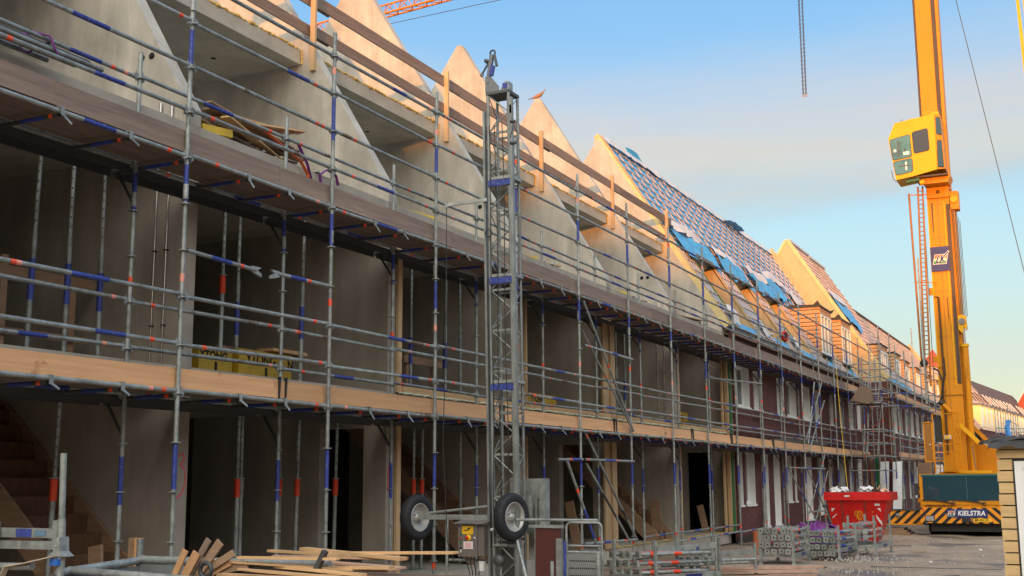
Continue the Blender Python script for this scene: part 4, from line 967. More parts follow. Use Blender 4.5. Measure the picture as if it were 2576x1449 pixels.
# ============================================================ CLUTTER on the attic floors
def board_heap(name, c, n, ln, label, mats_, spread=.35, zr=.05, ang=.25, lift=.018):
    for q in range(n):
        a = rnd(-ang, ang); L_ = ln*rnd(.55, 1.1); x = c[0]+rnd(-spread, spread)*.7; y = c[1]+rnd(-spread, spread)*1.5; z = c[2]+.022+lift*q+rnd(0, .01)
        d = Vector((math.sin(a), math.cos(a), rnd(-zr, zr)))*L_/2
        mt_ = random.choice(mats_); tone = {'brown_board': 'dull brown', 'aged_timber': 'reddish', 'pale_timber': 'pale', 'yellow_board': 'yellow'}.get(mt_.name, 'brown')
        t = thing(name, (x, y, z), tone+' '+label, 'plank', 'planks on the attic slab, '+label[:20])
        b = MB(); b.beam(Vector((x, y, z))-d, Vector((x, y, z))+d, rnd(.09, .18), .022, mt_); b.build('board', t)
board_heap('plank', (-9.75, 12.2, 6.0), 12, 2.0, "offcut in the plank heap on the slab beside the orange strap", [boardb, wooda, boardb, woodx], .25, .14, .3, .034)
board_heap('plank', (-9.9, 16.2, 6.0), 4, 1.3, "plank among the yellow boards on the slab left of the hoist mast", [wooda, boardb, yel], .2)
board_heap('plank', (-9.8, 20.9, 6.0), 5, 1.6, "plank on the attic slab directly right of the hoist mast", [boardb, wooda, woodx], .25, .15)
board_heap('plank', (-9.85, 26.3, 6.0), 4, 1.4, "plank on the slab under the pair of round wall holes", [boardb, wooda], .25)
board_heap('plank', (-9.8, 30.2, 6.0), 5, 1.4, "plank on the slab before the last bare gable", [wooda, boardb, yel], .25)
for (x, y, ln, lb) in [(-9.72, 11.15, .5, "yellow insulation board poking from the plank heap by the first gable"), (-9.9, 16.4, 1.1, "yellow board on the attic slab left of the hoist mast"), (-9.9, 25.5, .9, "yellow pack beside the grey debris on the fourth slab"), (-9.9, 20.6, .7, "yellow board under the planks right of the hoist mast")]:
    t = thing('insulation_board', (x, y, 6.0), lb, 'insulation board'); b = MB(); b.beam((x, y-ln/2, 6.06), (x+.05, y+ln/2, 6.1), .25, .1, yel); b.build('board', t)
# bundle of tubes at far left with purple straps
t = thing('tube_bundle', (-9.3, 7.6, 6.02), "bundle of steel tubes bound with purple strap on the leftmost slab", 'tube bundle')
b = MB()
for q in range(5): b.banded((-9.45+.07*q, 5.5, 6.05+.05*(q % 2)), (-9.42+.07*q, 8.3+.12*q, 6.04+.05*(q % 2)), .028, steel, [(1.1, .5, blue)] if q % 2 else [])
b.build('tubes', t)
b = MB(); b.ring((-9.28, 7.9, 6.06), .09, .012, (0, 1, .6), purple, 16, 4); b.ring((-9.28, 7.0, 6.07), .11, .012, (0, 1, .1), purple, 16, 4); b.pipe([(-9.2, 7.9, 6.17), (-9.12, 8.05, 6.16), (-9.1, 8.1, 6.05), (-9.09, 8.15, 5.97)], .012, purple, 5); b.pipe([(-9.3, 7.8, 6.13), (-9.25, 8.0, 6.19), (-9.2, 8.15, 6.14), (-9.22, 8.0, 6.08)], .012, purple, 5); b.build('strap', t)
t = thing('plank', (-9.7, 6.9, 6.1), "brown board stacked behind the tube bundle on the leftmost slab", 'plank'); b = MB(); [b.box(-9.95+.0*q, -9.75, 5.2, 7.9-.2*q, 6.0+.04*q, 6.035+.04*q, boardb) for q in range(4)]; b.build('board', t)
def strap(name, pts, m, lb, w_=.05):
    t = thing(name, pts[0], lb, 'lashing strap'); b = MB()
    for a, c in zip(pts[:-1], pts[1:]): b.beam(a, c, .008, w_, m, up=(1, 0, 0))
    b.build('webbing', t)
strap('lashing_strap', [(-9.55, 11.9, 6.35), (-9.5, 12.3, 6.2), (-9.45, 12.7, 6.05), (-9.44, 12.85, 5.9), (-9.44, 12.88, 5.72)], strapo, "orange lashing strap hanging over the slab edge by the planks")
strap('lashing_strap', [(-9.5, 12.7, 6.3), (-9.45, 12.85, 6.05), (-9.44, 12.95, 5.8), (-9.43, 13.05, 5.7), (-9.42, 13.15, 5.78), (-9.42, 13.1, 5.95), (-9.45, 13.3, 6.08), (-9.43, 13.5, 6.04), (-9.42, 13.55, 5.9)], purple, "purple lashing strap looped over the slab edge by the planks", .045)
for c, n, lb in [((-9.6, 12.6, 6.0), 12, "grey rubble at the slab edge by the purple strap"), ((-9.6, 21.2, 6.0), 10, "grey rubble on the slab right of the hoist"), ((-9.6, 25.8, 6.0), 14, "grey rubble and dark wrapping beside the yellow pack"), ((-9.6, 31.5, 6.0), 12, "rubble at the foot of the last bare gable")]:
    t = thing('debris', c, lb, 'debris'); b = MB()
    for q in range(n):
        x, y, z = c[0]+rnd(-.1, .1), c[1]+rnd(-.6, .6), c[2]+.01; s_ = rnd(.03, .08)
        pts_ = [(x+s_*math.cos(k*1.26+q)*rnd(.6, 1), y+1.4*s_*math.sin(k*1.26+q)*rnd(.6, 1), z) for k in range(5)]
        top = (x, y, z+s_*rnd(.5, 1.1)); b.faces(pts_+[top], [(k, (k+1) % 5, 5) for k in range(5)], random.choice([slabc, grey, gravel, steeld]))
    b.build('pieces', t)
# pigeon on the gable
t = thing('bird', (RX, W(4)-.1, RZ), "brown pigeon perched on the tip of the fourth visible gable", 'bird')
bc = Vector((RX, W(4)-.1, RZ)); ax = Vector((.84, .45, 0)).normalized()
b = MB(); prof = [(-.24, .03, .010), (-.16, .05, .028), (-.08, .085, .058), (0, .115, .072), (.07, .155, .066), (.11, .195, .045), (.135, .235, .034), (.15, .265, .032), (.168, .29, .02), (.195, .285, .004)]
vs = []; sidev = Vector((-ax.y, ax.x, 0)); n_ = 10
for s_, h, r_ in prof:
    for k in range(n_):
        a = 2*math.pi*k/n_; vs.append(bc+ax*s_+Vector((0, 0, h+r_*math.sin(a)))+sidev*(r_*.85*math.cos(a)))
b.faces(vs, [(j*n_+k, j*n_+(k+1) % n_, (j+1)*n_+(k+1) % n_, (j+1)*n_+k) for j in range(len(prof)-1) for k in range(n_)], feather, True)
for sg in (-1, 1): b.tube(bc+ax*.01+sidev*.03*sg, bc+ax*.02+sidev*.03*sg+Vector((0, 0, .07)), .007, tapep, 5)
b.build('body', t)
b = MB(); b.faces([bc+ax*-.16+Vector((0, 0, .06)), bc+ax*-.30+sidev*.03+Vector((0, 0, -.005)), bc+ax*-.30-sidev*.03+Vector((0, 0, -.005)), bc+ax*-.16+Vector((0, 0, .035))], [(0, 1, 2), (3, 2, 1), (0, 3, 1), (0, 2, 3)], steeld); b.build('tail', t)

# ============================================================ HOIST MAST 
hm = thing('trailer_hoist', (-6.9, 13.8, 0), "tall galvanised lattice hoist mast on an upended two wheeled trailer", 'hoist')
MX0, MX1, MY0, MY1 = -7.03, -6.72, 13.72, 14.0
tilt = lambda z: -.012*(z-1)
b = MB()
for x_, y_, r_ in ((MX0, MY0, .024), (MX1, MY0, .024), (MX0, MY1, .02), (MX1, MY1, .02)):
    b.tube((x_+tilt(.3), y_, .25), (x_+tilt(6.95), y_, 6.95), r_, steelm, 8)
for xo_, w_ in ((MX0-.05, .03), (MX1+.045, .04)):
    b.beam((xo_+tilt(.4), MY0-.01, .3), (xo_+tilt(6.9), MY0-.01, 6.7 if xo_ < -7 else 6.85), w_, .06, steelm, up=(0, 1, 0))
    if xo_ < -9: b.beam((xo_+tilt(.4)+.02, MY0+.07, .3), (xo_+tilt(6.9)+.02, MY0+.07, 6.7), .012, .06, steelm, up=(0, 1, 0))
b.build('rails', hm)
b = MB(); z = .45; sgn = 1
while z < 6.7:
    dx = tilt(z)
    a, c = (MX0, MX1) if sgn > 0 else (MX1, MX0)
    b.tube((a+dx, MY0, z), (c+dx, MY0, z+.27), .009, steel, 6); b.tube((MX0+dx, MY0 if sgn > 0 else MY1, z), (MX0+dx, MY1 if sgn > 0 else MY0, z+.27), .007, steel, 5)
    b.tube((MX1+dx, MY0 if sgn < 0 else MY1, z), (MX1+dx, MY1 if sgn < 0 else MY0, z+.27), .007, steel, 5)
    if sgn > 0: b.beam((MX0+dx, MY0+.01, z), (MX1+dx, MY0+.01, z), .02, .03, steel); b.beam((MX0+dx, MY1, z), (MX1+dx, MY1, z), .02, .03, steel)
    z += .27; sgn = -sgn
b.build('lattice', hm)
for z in (2.94, 4.35, 5.68): b = MB(); b.box(MX0+tilt(z)+.0, MX1+tilt(z)+.04, MY0-.035, MY0-.01, z-.04, z+.04, blue); b.box(MX0+tilt(z)+.03, MX1+tilt(z)+.04, MY0-.03, MY1, z+.05, z+.09, steel); b.build('crossbar', hm)
b = MB()
for k, (xa, xb) in enumerate(((MX0-.03, MX0-.02), (MX0+.03, MX0+.01), (MX1-.08, MX1-.09), (MX0+.12, MX0+.12))):
    pts_ = [(xa+tilt(z_)+.012*math.sin(z_*2.3+k), MY0-.03+.01*math.sin(z_*3+k), z_) for z_ in [.9+.4*q for q in range(15)]]; b.pipe(pts_, .006, black, 5)
b.ring((MX0-.04, MY0-.05, 5.0), .05, .007, (0, 1, 0), black, 14, 5)
b.build('cable', hm)
hx = MX0+tilt(7)
b = MB(); b.box(hx-.02, hx+.33, MY0-.03, MY1+.02, 6.93, 6.97, steeld)
b.prism([(hx-.03, 6.97), (hx+.17, 6.97), (hx+.17, 7.04), (hx+.06, 7.18), (hx-.03, 7.2)], 'y', MY0-.02, MY0+.0, gtin)
b.prism([(hx+.2, 6.97), (hx+.33, 6.97), (hx+.33, 7.08), (hx+.27, 7.09)], 'y', MY0-.03, MY0+.1, steel); b.box(hx+.24, hx+.315, MY0-.034, MY0-.031, 6.98, 7.06, blue)
b.beam((hx+.0, MY0, 7.1), (hx+.065, MY0, 7.5), .05, .05, gtin); b.beam((hx+.055, MY0-.01, 7.2), (hx+.085, MY0-.01, 7.34), .035, .06, blue)
b.ring((hx+.075, MY0, 7.53), .038, .014, (0, 1, 0), steeld, 14, 6)
b.beam((hx+.10, MY0, 7.5), (hx+.14, MY0, 7.33), .03, .03, steeld); b.ring((hx-.09, MY0, 7.24), .02, .01, (0, 1, 0), steeld, 10, 5); b.beam((hx-.09, MY0, 7.25), (hx+.0, MY0, 7.38), .02, .02, steeld); b.lathe((hx-.01, MY0-.04, 7.42), (0, 1, 0), [(.001, 0), (.03, 0), (.03, .06), (.001, .06)], steeld, 10)
b.build('head', hm)
b = MB(); b.box(hx+.345, hx+.375, MY0-.04, MY0-.01, 6.62, 6.74, redc); b.beam((hx+.37, MY0-.02, 6.74), (hx+.37, MY0-.02, 6.2), .03, .03, steel); b.lathe((hx+.36, MY0-.03, 6.5), (1, 0, 0), [(.001, 0), (.025, 0), (.02, .07), (.001, .07)], steeld, 8); b.lathe((hx+.36, MY0-.03, 6.2), (1, 0, 0), [(.001, 0), (.03, 0), (.02, .08), (.001, .08)], steeld, 8)
b.pipe([(hx+.37, MY0-.03, 6.48), (hx+.39, MY0-.04, 6.38), (hx+.36, MY0-.04, 6.3), (hx+.37, MY0-.03, 6.2)], .006, black, 5); b.build('limit_switch', hm)
b = MB(); b.beam((MX0+tilt(5.5)-.02, MY0-.04, 5.46), (-7.6, MY0-.25, 5.4), .03, .045, steel); b.box(-7.62, -7.58, MY0-.27, MY0-.23, 5.36, 5.44, steel); b.build('side_arm', hm)
b = MB(); b.pipe([(-7.6, MY0-.25, 5.37), (-7.61, MY0-.24, 4.4), (-7.62, MY0-.24, 3.3), (-7.65, MY0-.24, 2.2)], .006, black, 5); b.pipe([(-7.65, MY0-.24, 2.2), (-7.62, MY0-.2, 1.3), (-7.6, MY0-.2, .95), (-7.5, MY0-.2, .7)], .006, black, 5); b.build('hanging_cable', hm)
# axle, wheels, legs
b = MB(); b.box(-8.17, -6.75, 13.74, 13.79, 1.235, 1.30, steel); b.tube((-8.0, 13.75, 1.32), (-7.0, 13.75, 1.42), .018, steel, 8); b.build('axle', hm)
def wheel(cx_, cy_, cz, yw):
    A = Vector((math.cos(yw), math.sin(yw), 0))
    tr = [(.185, -.05), (.205, -.065), (.255, -.072), (.285, -.055), (.298, -.02), (.298, .02), (.285, .055), (.255, .072), (.205, .065), (.185, .055)]
    b = MB(); b.lathe((cx_, cy_, cz), A, tr+[tr[0]], rubber, 36)
    for k in range(3): b.ring(Vector((cx_, cy_, cz))+A*(-.03+.03*k), .2965, .003, A, dark, 36, 4)
    w_ = b.build('wheel', hm, origin=(cx_, cy_, cz))
    b = MB(); b.lathe((cx_, cy_, cz), A, [(.187, .058), (.18, .066), (.172, .05), (.155, .01), (.10, -.015), (.05, -.01), (.04, .03), (.001, .03)], mat('rim_grey', (.42, .42, .40), .45, .3, noise=((8, 8, 8), .15, 4)), 28); b.lathe((cx_, cy_, cz), A, [(.185, -.05), (.17, -.04), (.001, -.04)], steel, 24)
    for k in range(5):
        a = k*1.2566; q = Vector((cx_, cy_, cz))+A*.0+Vector((-A.y, A.x, 0))*(.065*math.cos(a))+Vector((0, 0, .065*math.sin(a))); b.tube(q, q+A*.025, .009, steel, 6)
    b.build('rim', w_)
wheel(-8.20, 13.76, 1.26, R(-10)); wheel(-6.72, 13.60, 1.28, R(-14))
b = MB()
for x_ in (-7.72, -7.03): b.tube((x_, 13.72, 0), (x_, 13.72, 1.235), .02, steel, 8)
b.tube((-7.7, 13.75, .72), (-7.03, 13.75, .72), .018, steel, 8); b.tube((MX1+.05, 13.65, 1.0), (MX1+.42, 13.3, .3), .02, steel, 8); b.tube((MX0, MY0-.02, .92), (MX1+.05, MY0-.02, .92), .022, steel, 8)
b.lathe((-6.88, 13.6, .74), (0, -1, 0), [(.001, 0), (.07, 0), (.075, .05), (.06, .09), (.001, .09)], steeld, 16); b.lathe((-6.99, 13.62, 1.12), (0, -1, 0), [(.001, 0), (.02, 0), (.02, .05), (.001, .05)], rubb, 10)
b.box(MX0-.12, MX0+.0, 13.86, 13.9, .3, 1.15, steel); b.box(MX0+.02, MX1-.02, 13.9, 13.93, .2, 2.0 if False else 1.1, steeld)
b.build('undercarriage', hm)
b = MB(); b.box(-6.98, -6.5, 14.1, 14.13, 1.05, 1.76, steel); b.box(-6.5, -6.43, 14.0, 14.14, 1.04, 1.76, steel); b.box(-6.6, -6.57, 14.05, 14.1, .3, 1.5, steel); b.beam((-6.62, 13.95, 1.2), (-6.62, 13.95, 1.55), .03, .05, steel); b.box(-6.58, -6.50, 13.98, 14.08, .25, 1.15, steel); b.build('platform', hm)
# control box
cb = thing('control_box', (-7.25, 13.6, .78), "grey electrical control box with yellow warning sign and red emergency knob", 'control box')
cy0 = 13.55
b = MB(); b.box(-7.46, -7.18, cy0, 13.72, .78, 1.175, boxg); b.box(-7.178, -7.09, cy0+.015, 13.72, .79, 1.17, boxg); b.build('case', cb)
b = MB(); b.prism([(13.5, 1.20), (13.74, 1.235), (13.74, 1.215), (13.5, 1.19)], 'x', -7.5, -7.06, boxg); b.build('rain_hood', cb)
b = MB(); b.box(-7.40, -7.24, cy0-.004, cy0, 1.06, 1.16, signy); b.build('warning_sign', cb)
b = MB(); b.face([(-7.385, cy0-.006, 1.105), (-7.31, cy0-.006, 1.125), (-7.33, cy0-.006, 1.137), (-7.26, cy0-.006, 1.147), (-7.30, cy0-.006, 1.12), (-7.29, cy0-.006, 1.113), (-7.36, cy0-.006, 1.098)], dark); b.build('lightning_mark', cb)
b = MB(); b.box(-7.38, -7.245, cy0-.004, cy0, .875, .97, signw)
for q in range(5): b.box(-7.36, -7.265, cy0-.006, cy0-.004, .888+.015*q, .892+.015*q, spray)
b.build('notice', cb)
b = MB(); b.lathe((-7.31, cy0, 1.015), (0, -1, 0), [(.001, .006), (.04, .006), (.04, 0)], signy, 18); b.lathe((-7.325, cy0, 1.015), (0, -1, 0), [(.02, .0), (.02, .03), (.014, .035), (.001, .035)], red, 14); b.build('emergency_stop', cb)
b = MB()
for z_, mm in ((1.06, greenp), (1.005, red), (.955, greenp)): b.lathe((-7.42, cy0, z_), (0, -1, 0), [(.012, 0), (.012, .012), (.001, .012)], mm, 10)
b.lathe((-7.22, cy0, 1.015), (0, -1, 0), [(.013, 0), (.013, .008), (.001, .008)], signw, 10); b.lathe((-7.42, cy0, .885), (0, -1, 0), [(.014, 0), (.014, .012), (.001, .012)], dark, 10); b.box(-7.425, -7.412, cy0-.01, cy0, .83, .87, rubb)
b.build('button', cb)
b = MB(); b.box(-7.2, -7.12, 13.6, 13.66, .6, .72, rubb)
for q in range(4): b.pipe([(-7.36+.05*q, 13.62, .78), (-7.37+.06*q, 13.6, .70), (-7.33+.05*q, 13.6, .62-.02*q), (-7.3+.03*q, 13.6, .5)], .007, black, 5)
b.build('cables', cb)
# plywood board and cage gate beside the hoist
t = thing('plywood_panel', (-6.15, 13.5, .55), "dark red-brown plywood panel in a steel frame beside the hoist", 'panel')
MB().box(-6.34, -6.0, 13.5, 13.52, .2, 1.15, plyr).build('board', t)
b = MB(); b.box(-6.42, -5.96, 13.48, 13.53, 1.152, 1.19, steel); b.box(-6.04, -5.965, 13.45, 13.49, .2, 1.03, steel); b.build('frame', t)
gt = thing('loading_gate', (-5.5, 13.0, .2), "tubular steel cage gate with perforated panel right of the hoist", 'gate')
b = MB()
xa, xb, yg = -5.70, -5.25, 13.0
arc = lambda cx_, cz, r_, a0, a1: [(cx_+r_*math.cos(R(a0+(a1-a0)*k/5)), yg, cz+r_*math.sin(R(a0+(a1-a0)*k/5))) for k in range(6)]
b.pipe([(xa, yg, .2)]+arc(xa+.06, 1.18, .06, 180, 90)+arc(xb-.06, 1.18, .06, 90, 0)+[(xb, yg, .2)], .014, steel, 8)
b.pipe([(xb-.06, yg+.04, 1.22), (xb-.02, yg+.04, 1.18), (xb-.02, yg+.04, .9)], .012, steel, 8); b.tube((xa, yg, .9), (xb, yg, .9), .014, steel, 8); b.tube((xa-.02, yg+.05, .97), (xb-.03, yg+.05, .97), .012, steel, 8); b.tube((xa-.9, yg+.5, 1.25), (xa+.2, yg+.5, 1.25), .018, steel, 8)
b.build('tube_frame', gt)
b = MB(); b.tube((xa-.012, yg-.03, .55), (xa-.012, yg-.03, 1.02), .018, blue, 8); b.build('handle_post', gt)
b = MB(); b.box(xa+.02, xb-.02, yg-.004, yg+.0, .2, .88, grey); b.build('panel', gt)
b = MB()
for r_ in range(6):
    for c_ in range(15):
        b.lathe((xa+.045+.026*c_, yg-.0045, .80-.085*r_), (0, -1, 0), [(.001, .001), (.0095, .001), (.0095, 0)], dark, 8)
b.build('perforation', gt)
b = MB(); b.tube((xb-.0, yg-.12, .0), (xb-.0, yg-.12, .9), .026, steel, 10); b.build('post', gt); b = MB(); b.tube((xa-.1, yg-.2, 0), (xa-.1, yg-.2, .8), .022, steel, 10); b.build('post', gt)

# ============================================================ PROP RACKS
def rack(loc, w_, d_, h, label, ang=0):
    t = thing('prop_rack', loc, label, 'stillage', 'steel stillages full of props'); x, y, z = loc
    for px_ in (0, w_):
        for py_ in (0, d_):
            b = MB(); b.box(x+px_-.022, x+px_+.022, y+py_-.022, y+py_+.022, .06, h, steel); b.prism([(x+px_-.05, 0), (x+px_+.05, 0), (x+px_+.022, .06), (x+px_-.022, .06)], 'y', y+py_-.03, y+py_+.03, steel); b.build('leg', t)
    b = MB()
    for py_ in (0, d_): b.box(x+.022, x+w_-.022, y+py_-.02, y+py_+.02, .16, .23, steel)
    for px_ in (0, w_): b.box(x+px_-.02, x+px_+.02, y+.022, y+d_-.022, .15, .24, steel)
    b.box(x+w_+.02, x+w_+.023, y+d_*.45, y+d_*.7, .16, .23, signb)
    b.build('base_frame', t); t.rotation_euler.z = ang
    return t
def stored_prop(label, group):
    t = thing('stored_prop', (0, 0, 0), label, 'steel prop', group)
    b = MB(); b.tube((0, .01, 0), (0, 1.25, 0), .03, steel, 8); b.tube((0, 1.25, 0), (0, 1.42, 0), .023, steel, 8); b.box(-.06, .06, 1.42, 1.428, -.06, .06, steel); b.build('tube', t)
    b = MB(); b.box(-.064, .064, 0, .006, -.056, .056, platem); b.box(-.064, -.058, 0, .05, -.056, .056, platem); b.box(.058, .064, 0, .05, -.056, .056, platem); b.lathe((0, -.001, 0), (0, -1, 0), [(.001, .001), (.017, .001), (.017, 0)], dark, 10); b.build('end_plate', t)
    b = MB(); b.tube((0, .25, 0), (0, .33, 0), .040, redc, 8); b.build('collar', t); b = MB(); b.tube((0, .7, 0), (0, .85, 0), .0315, redc, 8); b.build('paint_band', t)
    return t
def stored_blue(label, group):
    t = stored_prop(label, group); c = [k for k in t.children if k.name.startswith('paint_band')][0]
    b = MB(); b.tube((0, .55, 0), (0, .85, 0), .0335, blue, 8); b.build('paint_band', t); bpy.data.objects.remove(c); return t
ga = 'props stored in the left stillage'; gb_ = 'props stored in the middle stillage'; gc = 'props stored in the near stillage by the cage gate'
ROWS = ['bottom', 'second', 'third', 'top']; ORD = ['first', 'second', 'third', 'fourth', 'fifth']
def fill(proto, base, rows, dxs, dz, jx, ang, label):
    first = True; k = 0
    for r_, n in enumerate(rows):
        for c_ in range(n):
            loc = (base[0]+dxs*c_+(jx if r_ % 2 else 0)+rnd(-.012, .012), base[1]+rnd(-.04, .04)+dxs*c_*math.sin(ang)*0, base[2]+dz*r_+rnd(-.006, .006))
            a = ang+rnd(-.04, .04)
            if first: o = proto; o.location = loc; o.rotation_euler.z = a; first = False
            else: o = copy_thing(proto, loc, rotz=a)
            o.rotation_euler.y = rnd(-.15, .15); o['label'] = label+', '+ROWS[r_ if r_ < len(rows)-1 else 3]+' row, '+ORD[c_]+' from the left'
            k += 1
rack((-6.45, 24.75, 0), .68, 1.45, .74, "left prop stillage, its square end plates facing the camera")
fill(stored_prop('', ga), (-6.45, 24.72, .28), [5, 5, 5, 5], .148, .138, .03, R(0), "stored prop, left stillage")
rack((-5.95, 27.1, 0), .66, 1.5, .74, "middle prop stillage before the red skip, with blue banded tubes", R(-4))
fill(stored_blue('', gb_), (-6.0, 27.0, .12), [5, 5, 5, 5], .145, .148, -.04, R(-9), "blue banded stored prop, middle stillage")
rack((-5.4, 28.8, 0), .6, 1.6, .9, "right prop stillage half behind the middle one, against the skip", R(-4))
gd = 'props stored in the right stillage'
fill(stored_prop('', gd), (-5.32, 30.2, .40), [4, 4, 3], .13, .14, .02, R(176), "stored prop, stillage against the skip")
rack((-7.3, 18.6, 0), .95, 1.5, .78, "near prop stillage beside the cage gate, orange-red collars showing", R(-25))
fill(stored_prop('', gc), (-7.45, 18.75, .08), [4, 4, 4, 4], .15, .148, .04, R(-38), "red collared stored prop, near stillage")
t = thing('tube_crate', (-6.4, 20.5, 0), "low steel crate of coupler tubes right of the near stillage", 'stillage')
b = MB(); b.beam((-6.9, 19.6, .55), (-6.1, 20.4, .62), .03, .1, steel); b.box(-6.36, -6.33, 20.1, 20.16, .53, .6, blue); b.beam((-6.5, 20.6, .42), (-5.7, 21.4, .46), .03, .1, steel)
for x_, y_, h in ((-6.95, 19.55, .72), (-6.1, 20.4, .75), (-6.5, 20.55, .6), (-5.68, 21.4, .62)): b.tube((x_, y_, 0), (x_, y_, h), .03, steel, 8)
b.build('frame', t)
b = MB()
for q in range(4): b.tube((-6.9+.1*q, 19.8+.1*q, .28+.05*(q % 2)), (-5.9+.1*q, 20.8+.1*q, .3+.05*(q % 2)), .026, steel, 8)
for q in range(6): b.ring((-6.6+.13*q, 20.1+.13*q, .34), .05, .008, (.7, .7, 0), steel, 12, 5)
b.build('tubes', t)
# ============================================================ RED SKIP
sk_ = thing('skip', (-6.2, 35.2, 0), "bright red waste skip with yellow outlined logo and white rubbish", 'skip')
def skx(z): f = z/1.18; return -7.0-.06*f+ .0, -5.63+.3*f
b = MB(); y0, y1 = 34.5, 35.75
l0, r0_ = -6.9, -5.72; l1, r1_ = -7.03, -5.36
vs = [(l0, y0+.35, .06), (r0_, y0+.35, .06), (r0_, y1-.3, .06), (l0, y1-.3, .06), (l1, y0, 1.2), (r1_, y0, 1.2), (r1_, y1, 1.2), (l1, y1, 1.2)]
b.faces(vs, [(0, 1, 5, 4), (1, 2, 6, 5), (2, 3, 7, 6), (3, 0, 4, 7), (0, 3, 2, 1)], red)
b.face([(l1+.05, y0+.05, 1.25), (r1_-.05, y0+.05, 1.25), (r1_-.05, y1-.05, 1.25), (l1+.05, y1-.05, 1.25)], steeld); b.build('body', sk_)
b = MB(); b.box(l1-.07, r1_+.09, y0-.06, y0+.0, 1.17, 1.40, red); b.box(l1-.07, r1_+.09, y1, y1+.06, 1.17, 1.40, red); b.box(l1-.07, l1, y0, y1, 1.17, 1.40, red); b.box(r1_, r1_+.09, y0, y1, 1.17, 1.4, red); b.build('rim', sk_)
b = MB()
for xr_ in (-6.62, -5.98): b.faces([(xr_-.03, y0+.34, .08), (xr_+.03, y0+.34, .08), (xr_+.03, y0-.02, 1.17), (xr_-.03, y0-.02, 1.17), (xr_-.03, y0+.38, .08), (xr_+.03, y0+.38, .08), (xr_+.03, y0+.02, 1.17), (xr_-.03, y0+.02, 1.17)], [(0, 1, 2, 3), (0, 3, 7, 4), (1, 5, 6, 2)], mat('red_rusty_rib', (.30, .03, .02), .6, noise=((5, 5, 5), .5, 4)))
b.build('rib', sk_)
b = MB(); b.tube((l1-.16, y0+.2, 1.0), (l1+.05, y0+.2, 1.0), .035, steeld, 8); b.lathe((-5.7, 33.9, .17), (1, 0, 0), [(.001, 0), (.17, 0), (.17, .12), (.001, .12)], redo, 18); b.build('roller', sk_)
def onskip(x, z, off=.006): f = (1.2-z)/1.14; return (x, y0+.35*f-off, z)
b = MB()
lg = [((.0, .34), (.30, .34), (.42, .06), (.22, .06), (.17, -.04)), ((.45, .02), (.27, -.26), (.20, -.26), (.36, .02)), ((-.03, .30), (-.12, .12), (.13, -.28), (.22, -.14), (.06, .12), (.22, .12))]
lg = [[(-.12, .30), (.22, .30), (.30, .16), (.16, -.02), (.05, .14)], [(-.12, .30), (-.2, .1), (.02, -.28), (.1, -.28)], [(.30, .16), (.33, .0), (.18, -.26), (.05, -.1), (-.06, .12), (.05, .14)], [(-.06, .22), (.14, .22), (.2, .12)], [(-.08, .06), (.06, -.16)]]
for pl in lg:
    for a, c in zip(pl[:-1], pl[1:]):
        b.beam(onskip(-6.21+a[0]*.42, .74+a[1]*.42), onskip(-6.21+c[0]*.42, .74+c[1]*.42), .004, .012, signy, up=(0, 1, 0)) if False else b.tube(onskip(-6.21+a[0]*.42, .74+a[1]*.42), onskip(-6.21+c[0]*.42, .74+c[1]*.42), .007, signy, 5)
b.build('logo', sk_)
for ch, z in zip("S379", (.84, .73, .62, .51)): text('number', ch, signy, sk_, onskip(-5.83, z, .012), .11, R(90-17), 0, .002)
b = MB()
for px_, sg in ((-6.85, 1), (-5.64, -1)):
    for q, (za, zb) in enumerate(((.95, .82), (.78, .48) if sg < 0 else (.8, .66))):
        p4 = [(px_-.07, zb if sg > 0 else za-.1), (px_+.07, zb+.12 if sg > 0 else zb-.02), (px_+.07, za if sg > 0 else zb+.1), (px_-.07, za-.1 if sg > 0 else za)]
        if q: b.face([onskip(x_, z_, .008) for x_, z_ in p4], signw)
        else: b.face([onskip(px_-.07*sg, za, .008), onskip(px_+.03*sg, za, .008), onskip(px_-.07*sg, za-.1, .008)], signw)
b.face([onskip(-5.72, 1.02, .008), onskip(-5.58, 1.02, .008), onskip(-5.58, 1.08, .008), onskip(-5.72, 1.08, .008)], rubb); b.face([(-6.52, y0-.064, 1.27), (-6.38, y0-.064, 1.27), (-6.38, y0-.064, 1.31), (-6.52, y0-.064, 1.31)], rubb)
b.build('reflective_marking', sk_)
def lump(c, s_, m, name, lb, grp=None):
    b = MB(); sd = rnd(0, 99)
    def fn(u, v):
        th, ph = 2*math.pi*u, math.pi*v; d = Vector((math.cos(th)*math.sin(ph), math.sin(th)*math.sin(ph), math.cos(ph))); r_ = 1+.75*mn.noise(d*2.2+Vector((sd, 0, 0)))
        return (c[0]+d.x*s_[0]*r_, c[1]+d.y*s_[1]*r_, c[2]+d.z*s_[2]*r_)
    b.sheet(fn, 12, 8, m, False); o = b.build(name, None, origin=c, label=lb, cat='rubbish', group=grp); return o
for c, s_, m, lb in [((-6.85, 34.9, 1.45), (.14, .2, .1), rubb, "crumpled white foil at the skip's left corner"), ((-6.62, 35, 1.45), (.12, .2, .09), rubb, "second crumpled white foil from the skip's left"), ((-6.12, 35, 1.46), (.12, .2, .09), rubb, "white foil in the middle of the skip load"), ((-5.92, 35, 1.46), (.13, .2, .09), rubb, "white foil just left of the brown wood in the skip"), ((-5.5, 35, 1.42), (.12, .2, .08), mat('rubbish_orange', (.7, .45, .33), .7), "orange and white crumpled bag at the skip's right corner")]: lump(c, s_, m, 'rubbish_bag', lb, 'rubbish heaped on the skip')
t = thing('scrap_wood', (-5.72, 35, 1.4), "dark brown wood block on the skip load", 'scrap wood'); b = MB(); b.box(-5.8, -5.62, 34.8, 35.2, 1.40, 1.47, plyr); b.beam((-5.7, 35, 1.45), (-5.6, 35.1, 1.62), .04, .03, wooda); b.build('block', t)
